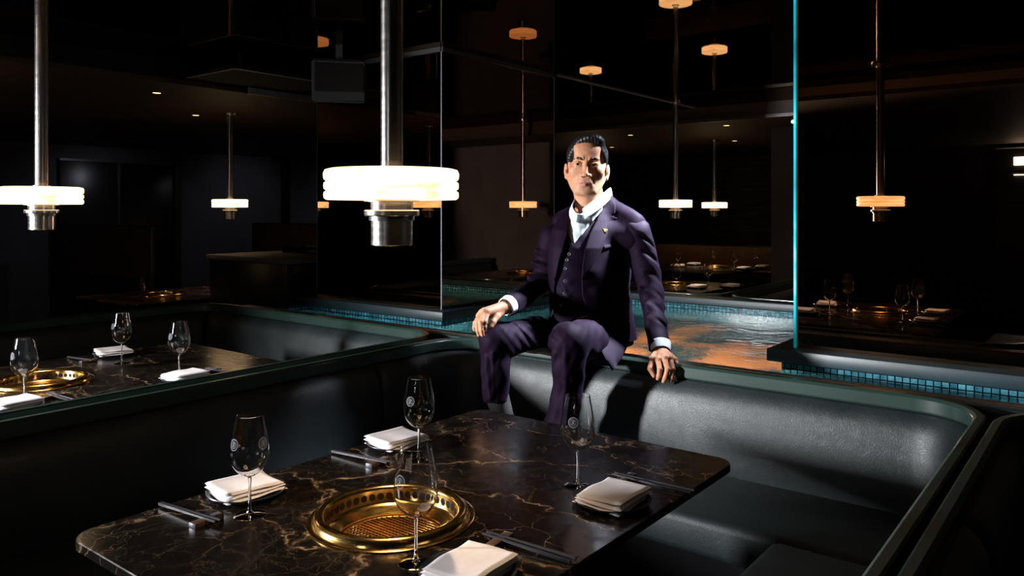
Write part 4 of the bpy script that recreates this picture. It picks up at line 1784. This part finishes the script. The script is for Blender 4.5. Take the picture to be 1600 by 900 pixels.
b(cone(q(928, 362, 3.07), q(997, 368, 2.975), .050, .036), .01)
b(cone(q(928, 362, 3.07), q(864, 374, 3.12), .050, .036), .01)
chain(body, [(x, y, d, r - .012 if r > .03 else r) for x, y, d, r in SR], .02)
chain(body, [(x, y, d, r - .012 if r > .03 else r) for x, y, d, r in SLv], .02)
LR = [(938, 540, 3.03, .085), (915, 535, 2.86, .078), (889, 535, 2.675, .066), (888, 575, 2.67, .054), (886, 625, 2.69, .056), (876, 670, 2.70, .060), (872, 696, 2.70, .058)]
LL = [(898, 538, 3.10, .085), (835, 527, 2.94, .074), (776, 532, 2.790, .062), (775, 575, 2.79, .052), (775, 622, 2.80, .051)]
chain(body, [(x, y, d, r - .018) for x, y, d, r in LR], .02)
chain(body, [(x, y, d, r - .018) for x, y, d, r in LL[:-1]] + [(775, 615, 2.80, .028), (785, 650, 2.80, .026), (790, 680, 2.80, .026)], .02)

# ---- hands


def finger(pts, k=.004):
    for (a, b_) in zip(pts, pts[1:]):
        body.u(cone(q(*a[:3]), q(*b_[:3]), a[3], b_[3]), k)


HANDS = []
# hand on the knee (left in the photo)
W_ = (788, 481, 2.790)
for mc, pip, dip, tip, r in (
        ((761.5, 488.5, 2.722), (757.5, 503, 2.690), (757.0, 511, 2.688), (756.7, 516, 2.690), .0088),
        ((756.5, 486.5, 2.722), (751.5, 503, 2.685), (752.5, 516, 2.682), (754.0, 523.5, 2.684), .0088),
        ((752.0, 489.5, 2.730), (745.8, 503, 2.692), (746.3, 516, 2.688), (748.0, 523.5, 2.690), .0084),
        ((748.5, 494.0, 2.742), (742.5, 504, 2.708), (741.3, 511, 2.702), (741.2, 515.5, 2.702), .0074)):
    body.u(cone(q(*W_), q(*mc), .0150, .0118), .012)
    finger([(*mc, r * 1.13), (*pip, r), (*dip, r * .90), (*tip, r * .78)])
    body.u(ell(q(mc[0], mc[1] - 2.2, mc[2] - .004), (r * .95,) * 3), .006)
    HANDS.append((tip, r))
body.u(cone(q(779, 482, 2.775), q(762, 487, 2.735), .016, .013), .012)
for a, b_, ra, rb in (((784, 487, 2.775), (775.5, 495, 2.745), .0135, .0115), ((775.5, 495, 2.745), (770.5, 503.5, 2.722), .0110, .0098), ((770.5, 503.5, 2.722), (767.3, 510, 2.712), .0098, .0082)):
    body.u(cone(q(*a), q(*b_), ra, rb), .006)
body.u(cone(q(776, 494, 2.748), q(760, 492, 2.738), .008, .007), .010)
# hand gripping the ledge rail (right in the photo)
W2_ = (1033, 548, 2.780)
for mc, pip, dip, tip, r in (
        ((1028.5, 562.5, 2.700), (1031.0, 577.5, 2.668), (1029.6, 587, 2.668), (1028.0, 591.5, 2.672), .0088),
        ((1038.5, 560.0, 2.698), (1043.0, 577.5, 2.662), (1039.5, 590, 2.660), (1036.8, 596, 2.664), .0090),
        ((1047.5, 560.5, 2.706), (1051.5, 577.5, 2.668), (1049.5, 590, 2.664), (1047.5, 595.5, 2.668), .0086),
        ((1055.5, 563.0, 2.722), (1059.5, 572.0, 2.690), (1059.2, 578, 2.684), (1057.8, 581.5, 2.684), .0076)):
    body.u(cone(q(*W2_), q(*mc), .0160, .0112), .011)
    finger([(*mc, r * 1.10), (*pip, r), (*dip, r * .90), (*tip, r * .78)])
    body.u(ell(q(mc[0], mc[1] - 1.5, mc[2] - .004), (r * .98,) * 3), .005)
    HANDS.append((tip, r))
for a, b_, ra, rb in (((1026, 552, 2.765), (1018.5, 562, 2.722), .0135, .0118), ((1018.5, 562, 2.722), (1015.8, 576, 2.700), .0112, .0095), ((1015.8, 576, 2.700), (1021.8, 587, 2.692), .0095, .0078)):
    body.u(cone(q(*a), q(*b_), ra, rb), .006)
body.u(cone(q(1020, 560, 2.722), q(1029, 561, 2.708), .008, .008), .010)

body.s(ledge, .002)
V, Q = nets(body, (-.24, 2.50, .50), (.78, 3.34, 1.80), 0.0022)
bo, V = np_mesh('body', V, Q, M['skin'], man, ORG)
# pigment, plus shade painted along the mouth line
L = (V - HC) @ HM
tone = np.tile(np.array([0.43, 0.200, 0.108]), (len(V), 1))


def paint(mask, col):
    global tone
    m = np.clip(mask, 0, 1)[:, None]
    tone = tone * (1 - m) + np.array(col) * m


def gs(c, r): return np.exp(-(((L - np.array(c)) / np.array(r)) ** 2).sum(1))


paint(1.3 * gs((0, .09, -.0688), (.021, .03, .0036)), (0.30, 0.10, 0.08))
paint(1.2 * gs((0, .09, -.0772), (.019, .03, .0048)), (0.33, 0.115, 0.09))
paint(1.0 * gs((0, .09, -.0728), (.021, .03, .0011)), (0.10, 0.035, 0.03))  # dark line in the lip groove, painted shade
paint(0.35 * gs((0, .07, -.10), (.045, .05, .024)) * (np.abs(L[:, 0]) < 2), (0.30, 0.20, 0.15))
paint(0.30 * gs((0, .09, -.058), (.022, .02, .007)), (0.30, 0.20, 0.15))
for s in (-1, 1):
    paint(0.45 * gs((s * .080, -.01, -.03), (.012, .03, .035)), (0.55, 0.18, 0.12))
    paint(0.25 * gs((s * .045, .06, -.03), (.02, .03, .018)), (0.56, 0.24, 0.16))
    paint(0.85 * gs((s * .0300, .086, .0025), (.0140, .012, .0013)), (0.05, 0.03, 0.025))
    paint(0.30 * gs((s * .030, .085, -.008), (.013, .02, .005)), (0.36, 0.19, 0.14))
paint(0.3 * gs((0, .104, -.04), (.014, .012, .010)), (0.56, 0.26, 0.17))
for tip, r in HANDS:
    pass
ca = bo.data.color_attributes.new('tone', 'FLOAT_COLOR', 'POINT')
ca.data.foreach_set('color', np.concatenate([tone, np.ones((len(V), 1))], 1).astype(np.float32).ravel())

# eyes, brows
for s in (-1, 1):
    c = hp(s * .0303, .0738, -.0008) - ORG
    v, f = lathe([(0.0118 * math.sin(math.pi * k / 14) + 1e-6, -0.0118 * math.cos(math.pi * k / 14)) for k in range(15)], 24)
    mesh_obj('eyeball', [tuple(c + HM @ np.array(p)) for p in v], f, M['eye_white'], man, True)
    e = hp(s * .0303 - .0008, .0738, -.0004) - ORG
    v, f = lathe([(1e-5, 0.01245), (0.0030, 0.01205), (0.0056, 0.0107), (0.0062, 0.0100)], 24)
    mesh_obj('iris', [tuple(e + HM @ np.array((p[0], p[2], p[1]))) for p in v], f, M['iris'], man, True)
    fb = Field()
    P_ = [(.0120, .0945, .0165), (.0200, .0935, .0200), (.0310, .0885, .0225), (.0420, .0780, .0200), (.0470, .0715, .0165)]
    rr = (.0036, .0044, .0042, .0032, .0016)
    for i in range(4):
        a, c2 = P_[i], P_[i + 1]
        fb.u(hcone((s * a[0], a[1] - .0028, a[2]), (s * c2[0], c2[1] - .0028, c2[2]), rr[i], rr[i + 1]), .003)
    fb.d(lambda P: 0.0004 * np.sin(P[:, 0] * 2600 + P[:, 2] * 1500))
    v, qd = nets(fb, hp(0, .06, .02) - .07, hp(0, .06, .02) + .07, 0.0011)
    np_mesh('eyebrow', v, qd, M['hair'], man, ORG)

# hair
hair = Field()
hair.u(hell((0, -.012, .032), (.0800, .1010, .0835)), 0)
hair.u(hell((.006, .040, .086), (.050, .050, .026)), .02)
hair.u(hell((.020, .030, .092), (.040, .055, .022)), .02)
hair.s(hell((0, .105, -.002), (.0680, .078, .0800)), .008)
hair.s(half(hp(0, 0, -.030), HM @ np.array([0, -.9, .6])), .012)
hair.s(half(hp(0, -.004, -.012), HM @ np.array([0, -.2, 1.0])), .010)
hair.u(hell((0, -.060, -.020), (.062, .042, .050)), .02)
for s in (-1, 1):
    hair.s(hell((s * .082, -.004, -.030), (.016, .024, .036)), .004)


def strands(P):
    l = (P - HC) @ HM
    a = np.arctan2(l[:, 0] - .02, l[:, 2] + .03)
    return 0.0006 * np.sin(a * 60 + l[:, 1] * 90 + 2 * np.sin(l[:, 1] * 50)) + 0.0007 * np.sin(a * 17 - l[:, 1] * 70)


hair.d(strands)
v, qd = nets(hair, HC - .14, HC + .16, 0.0022)
np_mesh('hair', v, qd, M['hair'], man, ORG)


# ---- clothes
def folds(lines):
    """ridges: (px,py,d)->(px,py,d), radius, blend"""
    def g(F):
        for a, b_, r, k in lines: F.u(cone(q(*a), q(*b_), r, r * .6), k)
    return g


# trousers
tr = Field()
tr.u(loft(LV([(490, 924, 3.04, .166, .116), (535, 926, 3.05, .175, .130), (563, 928, 3.06, .175, .125)]), TY), 0)
chain(tr, LR[:-1] + [(869, 690, 2.70, .062)], .022)
chain(tr, LL, .022)
tr.u(cone(q(898, 540, 3.0), q(925, 540, 3.0), .08, .08), .03)
fl = []
fl += [((772, 548, 2.755), (790, 580, 2.765), .010, .012), ((760, 560, 2.745), (766, 622, 2.750), .010, .014), ((770, 552, 2.73), (771, 622, 2.752), .006, .006),
       ((884, 540, 2.612), (884, 600, 2.622), .007, .010), ((884, 600, 2.622), (876, 680, 2.640), .007, .010), ((868, 552, 2.640), (862, 575, 2.650), .010, .012), ((900, 545, 2.64), (912, 590, 2.67), .010, .012),
       ((905, 505, 2.86), (890, 512, 2.74), .014, .015), ((912, 520, 2.80), (900, 560, 2.68), .010, .012)]
folds(fl)(tr)
tr.i(outline([(744, 512), (758, 498), (790, 488), (820, 478), (850, 470), (1010, 470), (1010, 575), (960, 572), (925, 560), (914, 575), (915, 600), (911, 632), (904, 665), (900, 800), (820, 800), (838, 668), (849, 652), (858, 632), (862, 600), (861, 560), (862, 545), (842, 545), (815, 552), (799, 560), (797, 600), (793, 631), (752, 629), (751, 590), (747, 540)]), .010)


def thigh_creases(P):
    u = 800 + FPX * P[:, 0] / P[:, 1]
    v = 328 + FPX * (EYE - P[:, 2]) / P[:, 1]
    m = np.exp(-((u - 828) / 34) ** 2 - ((v - 520) / 26) ** 2)
    return 0.0032 * m * np.sin((u - 0.95 * v) * 0.40 + 1.1 * np.sin(v * 0.07))


tr.d(thigh_creases)
tr.d(lambda P: 0.0012 * np.sin(P[:, 0] * 70 + P[:, 2] * 38 + P[:, 1] * 20) + 0.0007 * np.sin(P[:, 0] * 160 - P[:, 2] * 90))
tr.s(ledge, .004)
v, qd = nets(tr, (-.24, 2.50, .62), (.62, 3.30, 1.16), 0.0035)
np_mesh('trousers', v, qd, M['suit'], man, ORG, 1)

# vest
ve = Field()
ve.u(loft(LV(TR), TY, 0.004), 0)
ve.i(outline([(872, 350), (884, 352), (890, 372), (896, 382.5), (905, 369), (920, 349), (935, 328), (951, 303), (966, 320), (966, 470), (945, 480), (916, 491), (896, 500), (877, 517), (868, 508), (862, 470), (866, 400)]), .004)
ve.i(half(q(925, 400, 3.06), (0, 1, 0)), .01)
for a, b_ in (((890, 440, 2.90), (912, 425, 2.91)), ((888, 462, 2.90), (914, 440, 2.92)), ((886, 486, 2.90), (912, 468, 2.92)), ((872, 430, 2.93), (884, 455, 2.90)), ((880, 480, 2.905), (918, 486, 2.92))):
    ve.u(cone(q(*a), q(*b_), .006, .004), .014)
ve.d(lambda P: 0.0010 * np.sin(P[:, 2] * 90 + P[:, 0] * 55))
v, qd = nets(ve, (.08, 2.82, .98), (.46, 3.10, 1.50), 0.003)
vo, _ = np_mesh('vest', v, qd, M['suit'], man, ORG, 1)


def surf(F, px, py, d0=2.70, d1=3.15):
    """first depth along the sight line where the field turns solid"""
    ds = np.linspace(d0, d1, 400)
    P = np.stack([q(px, py, d) for d in ds])
    v = F.ev(P)
    k = np.argmax(v < 0)
    return ds[k] if v[k] < 0 else (d0 + d1) / 2


for px, py in ((889.5, 397), (886, 406), (883.5, 419.5), (883, 439), (882, 459), (877.5, 477.5)):
    d = surf(ve, px, py)
    p = q(px, py, d) - ORG
    v, f = lathe([(1e-5, -.0012), (.0026, -.0016), (.0034, -.0030), (.0056, -.0034), (.0064, -.0022), (.0062, 0.001), (.0040, .002)], 20)
    mesh_obj('button', [tuple(p + np.array((a, c, b_))) for a, b_, c in v], f, M['button'], man, True)

# shirt: front, collar and two cuffs
sh = Field()
sh.u(loft(LV(TR), TY, -0.002), 0)
sh.u(cone(hp(0, -.01, -.080), q(917, 338, 2.99), .060, .062), .02)
sh.u(cone(q(906, 338, 2.955), q(903, 366, 2.955), .036, .036), .03)
sh.s(cone(hp(0, .0, -.06), q(913, 314, 2.965), .054, .042), .003)
sh.i(outline([(893, 336), (897, 330), (903, 334), (909, 334), (916, 325), (934, 311), (949, 296), (960, 300), (955, 312), (940, 330), (921, 352), (906, 372), (897, 385), (892, 372), (891, 350)]), .003)
sh.i(half(q(925, 400, 3.04), (0, 1, 0)), .01)
sh.d(lambda P: 0.0005 * np.sin(P[:, 0] * 190 + P[:, 2] * 110))
v, qd = nets(sh, (.14, 2.80, 1.24), (.44, 3.06, 1.54), 0.0026)
so, _ = np_mesh('shirt', v, qd, M['shirt'], man, ORG, 1)


def ribbon(name, top, bot, th, mat, n=10, out=(0, -1, 0)):
    """curved band between two edges, th thick"""
    def cr(P):
        P = [np.array(p) for p in P]
        P = [2 * P[0] - P[1]] + P + [2 * P[-1] - P[-2]]
        o = []
        for i in range(1, len(P) - 2):
            for k in range(n):
                t = k / n
                a, b_, c, d = P[i - 1], P[i], P[i + 1], P[i + 2]
                o.append(0.5 * ((2 * b_) + (-a + c) * t + (2 * a - 5 * b_ + 4 * c - d) * t * t + (-a + 3 * b_ - 3 * c + d) * t ** 3))
        o.append(P[-2])
        return o
    T, B = cr([q(*p) for p in top]), cr([q(*p) for p in bot])
    vs, fs = [], []
    for i in range(len(T)):
        t = T[min(i + 1, len(T) - 1)] - T[max(i - 1, 0)]
        nn = np.cross(t, B[i] - T[i])
        nn /= np.linalg.norm(nn)
        if nn[1] > 0 and abs(nn[1]) > .2: nn = -nn
        for w, e in ((0.0, 0.25), (0.12, 1.0), (0.5, 1.15), (0.9, 1.0), (1.0, .4)):
            vs.append(tuple(T[i] * (1 - w) + B[i] * w + nn * th * e - ORG))
        for w in (1.0, 0.5, 0.0):
            vs.append(tuple(T[i] * (1 - w) + B[i] * w - nn * th * .2 - ORG))
    for i in range(len(T) - 1):
        for k in range(8):
            k2 = (k + 1) % 8
            fs.append((i * 8 + k, (i + 1) * 8 + k, (i + 1) * 8 + k2, i * 8 + k2))
    fs.append(tuple(range(8)))
    fs.append(tuple((len(T) - 1) * 8 + k for k in range(8))[::-1])
    o = fixn(mesh_obj(name, vs, fs, mat, man, True, 60))
    o.parent = man
    return o


ribbon('collar', [(954, 293, 3.05), (948, 297, 2.985), (938, 306, 2.940), (924, 316, 2.912), (910, 326.5, 2.898)], [(956, 309, 3.05), (951, 313, 2.98), (942, 322, 2.932), (927, 333, 2.902), (914, 343, 2.890)], .003, M['shirt'])
ribbon('collar', [(900.5, 307, 3.02), (896.5, 313, 2.975), (894.5, 321, 2.950), (897.5, 329, 2.925), (902, 334.5, 2.912)], [(893, 322, 3.03), (890, 328, 2.975), (890, 337, 2.945), (894, 346, 2.918), (899, 350, 2.905)], .003, M['shirt'])
for (a, b_, r0, r1) in (((1031.5, 536, 2.800), (1032.5, 548.5, 2.778), .0385, .0335), ((797, 475.5, 2.815), (789.5, 480.0, 2.792), .0365, .0330)):
    cf = Field()
    cf.u(cone(q(*a), q(*b_), r0, r1), 0)
    ax = q(*b_) - q(*a)
    cf.i(half(q(*b_), ax), .001)
    cf.i(half(q(*a), -ax), .001)
    cf.s(cone(q(*a) - ax, q(*b_) + ax * 1.5, r0 - .004, r1 - .005), .001)
    m_ = q(*b_)
    v, qd = nets(cf, m_ - .08, m_ + .08, 0.0016)
    np_mesh('cuff', v, qd, M['shirt'], man, ORG, 1)

# jacket
OPEN = [(893, 300), (950, 296), (950, 303), (943, 322), (934, 340), (922, 364), (914, 388), (910, 415), (908, 440), (910, 462), (917, 490), (926, 514), (938, 542), (950, 570), (950, 600), (700, 600), (700, 560), (852, 520), (860, 500), (866, 470), (868, 440), (874, 410), (882, 384), (888, 352), (890, 325)]
ja = Field()
ja.u(loft(LV(TR), TY, 0.015), 0)
ja.u(cone(q(880, 346, 3.11), q(940, 322, 3.06), .045, .046), .03)
ja.u(cone(q(935, 320, 3.07), q(990, 348, 2.98), .046, .050), .03)
ja.u(cone(q(938, 366, 3.01), q(988, 372, 2.968), .062, .058), .03)
# skirts
ja.u(loft(LV([(470, 926, 3.03, .165, .110), (520, 932, 3.05, .180, .130), (556, 938, 3.06, .186, .135), (580, 940, 3.06, .186, .13)]), TY, 0.006), .02)
_o = outline(OPEN)
ja.s(lambda P: np.maximum(_o(P), P[:, 1] - 3.055), .003)
ja.s(cone(q(890, 545, 2.60), q(938, 538, 3.06), .084, .095), .006)
ja.s(cone(q(776, 532, 2.79), q(898, 538, 3.10), .078, .088), .006)
ja.i(outline([(850, 342), (872, 331), (884, 320), (893, 306), (900, 300), (949, 291), (956, 300), (968, 313), (986, 324), (1004, 337), (1016, 352), (1012, 400), (992, 428), (985, 450), (988, 480), (993, 515), (1000, 553), (982, 553), (966, 563), (957, 580), (947, 562), (935, 530), (900, 515), (868, 507), (852, 505), (853, 480), (861, 455), (850, 430), (840, 370)]), .010)
ja.d(lambda P: 0.0012 * np.sin(P[:, 2] * 60 + P[:, 0] * 40 + 1.0) * np.clip((1.30 - P[:, 2]) * 6, 0, 1))
SRj = [(x, y, d, r + .003) for x, y, d, r in SR[:-1]] + [(1031, 541, 2.800, .0425)]
SLj = [(x, y, d, r + .003) for x, y, d, r in SLv[:-1]] + [(795, 477, 2.815, .0405)]
sl = Field()
chain(sl, SRj, .02)
for a, b_, r, k in (((985, 352, 2.93), (1014, 372, 2.95), .014, .014), ((992, 372, 2.92), (1024, 402, 2.94), .012, .012), ((1000, 395, 2.91), (1030, 424, 2.93), .012, .012), 
                    ((1006, 428, 2.895), (1036, 456, 2.91), .012, .012), ((1000, 452, 2.885), (1039, 482, 2.895), .012, .012), ((1012, 478, 2.860), (1042, 504, 2.87), .011, .012), ((1014, 500, 2.83), (1045, 528, 2.84), .011, .012)):
    sl.u(cone(q(a[0], a[1], a[2] + .008), q(b_[0], b_[1], b_[2] + .004), r * .6, r * .4), k * 1.7)
for a, b_ in (((998, 364, 2.90), (1024, 388, 2.93)), ((1004, 388, 2.895), (1030, 412, 2.92)), ((1010, 416, 2.885), (1036, 440, 2.905)), ((1012, 442, 2.87), (1040, 470, 2.885)), ((1016, 466, 2.85), (1042, 492, 2.865)), ((1020, 490, 2.82), (1046, 516, 2.835))):
    sl.s(cone(q(a[0], a[1], a[2] - .004), q(b_[0], b_[1], b_[2]), .001, .002), .016)
sl.i(half(q(1031.3, 543.5, 2.795), q(1032, 547, 2.78) - q(1026, 520, 2.84)), .004)
sl.i(outline([(960, 320), (1004, 337), (1014, 350), (1021, 372), (1027, 400), (1034, 428), (1039, 455), (1043, 490), (1046, 520), (1048.5, 551), (1012, 551), (1010, 525), (1004, 490), (998, 460), (986, 436), (960, 430)]), .008)
sl.d(lambda P: 0.001 * np.sin(P[:, 2] * 75 + P[:, 0] * 60))
sl2 = Field()
chain(sl2, SLj, .02)
for a, b_, r, k in (((838, 392, 3.05), (866, 402, 3.04), .012, .014), ((832, 410, 3.05), (862, 422, 3.03), .012, .014), ((826, 432, 3.03), (856, 436, 3.02), .013, .014), ((820, 444, 2.96), (852, 446, 2.99), .010, .012), ((806, 452, 2.90), (826, 470, 2.90), .010, .012)):
    sl2.u(cone(q(a[0], a[1], a[2] + .035), q(b_[0], b_[1], b_[2] + .035), r * .6, r * .4), k * 1.8)
sl2.i(half(q(794, 477.5, 2.812), q(789, 480.5, 2.79) - q(812, 467, 2.91)), .004)
sl2.i(outline([(842, 350), (850, 342), (872, 333), (884, 360), (880, 400), (868, 446), (857, 456), (840, 470), (826, 483), (808, 492), (791, 496), (780, 480), (786, 466), (802, 452), (818, 437), (828, 412), (836, 380)]), .008)
ja.s(ledge, .003)
v1, q1 = nets(ja, (-.06, 2.66, .95), (.60, 3.34, 1.56), 0.0035)
v2, q2 = nets(sl, (.30, 2.66, .90), (.70, 3.14, 1.48), 0.0032)
v3, q3 = nets(sl2, (-.14, 2.66, 1.00), (.32, 3.30, 1.48), 0.0032)
jo, _ = np_mesh('jacket', v1, q1, M['suit'], man, ORG, 1)
for v, qd in ((v2, q2), (v3, q3)):
    o, _ = np_mesh('sleeve', v, qd, M['suit'], jo, np.array([0, 0, 0.]) + ORG, 1)

fp = ribbon('coat_tail', [(922, 470, 3.00), (925, 500, 2.93), (933, 530, 2.835), (944, 557, 2.780), (957, 580, 2.752)], [(980, 480, 3.02), (984, 515, 2.95), (981, 538, 2.89), (972, 558, 2.820), (962, 572, 2.768)], .006, M['suit'])
fp.parent = jo
LAPS = [
    [(950, 299), (958, 309), (962, 322), (961, 334), (955, 337), (965, 341), (958, 351), (947, 373), (936, 396), (925, 416), (909, 438), (910, 415), (914, 388), (922, 364), (934, 340), (943, 322)],
    [(892, 306), (884, 320), (876, 335), (880, 340), (871, 342), (868, 360), (864, 385), (862, 412), (866, 440), (869, 432), (874, 408), (882, 382), (888, 350), (890, 325)],
]
for lp in LAPS:
    la = Field()
    la.u(loft(LV(TR), TY, 0.0225), 0)
    la.u(cone(q(880, 346, 3.11), q(940, 322, 3.06), .0525, .0535), .03)
    la.u(cone(q(935, 320, 3.07), q(990, 348, 2.98), .0535, .0575), .03)
    la.i(outline(lp), .002)
    la.i(half(q(925, 400, 3.06), (0, 1, 0)), .01)
    v, qd = nets(la, (.05, 2.70, 1.10), (.50, 3.12, 1.54), 0.0025)
    np_mesh('lapel', v, qd, M['suit'], jo, ORG, 1)
la0 = Field()
la0.u(loft(LV(TR), TY, 0.0225), 0)
pk = Field()
pk.u(loft(LV(TR), TY, 0.0195), 0)
pk.i(outline([(943, 384), (969, 378), (970, 383), (944, 389)]), .002)
pk.i(half(q(925, 400, 3.06), (0, 1, 0)), .01)
v, qd = nets(pk, (.3, 2.7, 1.2), (.50, 3.0, 1.40), 0.0018)
np_mesh('breast_pocket', v, qd, M['suit'], jo, ORG)
# small gold star pin
d = surf(la0, 945, 360) - .001
p = q(945.5, 360, d) - ORG
vs, fs = [], []
for sgn in (0, 1):
    for k in range(12):
        a = 2 * math.pi * k / 12 + .3
        r = (.0088, .0040)[k % 2] * (1.25 if k in (0, 4) else 1)
        vs.append((p[0] + r * math.cos(a), p[1] - .002 * sgn, p[2] + r * math.sin(a)))
vs += [(p[0], p[1] - .004, p[2])]
for k in range(12):
    k2 = (k + 1) % 12
    fs.append((k, k2, 12 + k2, 12 + k))
    fs.append((12 + k, 12 + k2, 24))
po = fixn(mesh_obj('lapel_pin', vs, fs, M['pin'], jo))
po['label'] = 'small gold pin'

# socks and shoes, resting on the bench seat
for (ax, ay, ad, tx, ty, td) in ((787, 655, 2.80, 784, 0, 2.62), (874, 672, 2.70, 868, 0, 2.53)):
    top = q(776, 615, 2.80) if ax < 800 else q(ax, ay - 20, ad)
    heel = q(ax, ay, ad)
    heel = np.array([heel[0], heel[1] + .01, 0.685])
    toe = np.array([heel[0] - .02, heel[1] - .17, 0.628])
    so_ = Field()
    so_.u(cone(q(ax, ay, ad), heel, .036, .036), 0)
    so_.u(cone(top, q(ax, ay, ad), .042, .038), .01)
    v, qd = nets(so_, np.minimum(top, heel) - .08, np.maximum(top, heel) + .08, 0.004)
    np_mesh('sock', v, qd, M['sock'], man, ORG)
    sf = Field()
    sf.u(cone(heel + [0, .02, -.045], toe, .042, .034), 0)
    sf.u(cone(heel, toe + [0, .07, .02], .040, .03), .02)
    sf.i(half((0, 0, .592), (0, 0, -1)), .003)
    v, qd = nets(sf, np.minimum(heel, toe) - .09, np.maximum(heel, toe) + .09, 0.004)
    np_mesh('shoe', v, qd, M['shoe'], man, ORG)
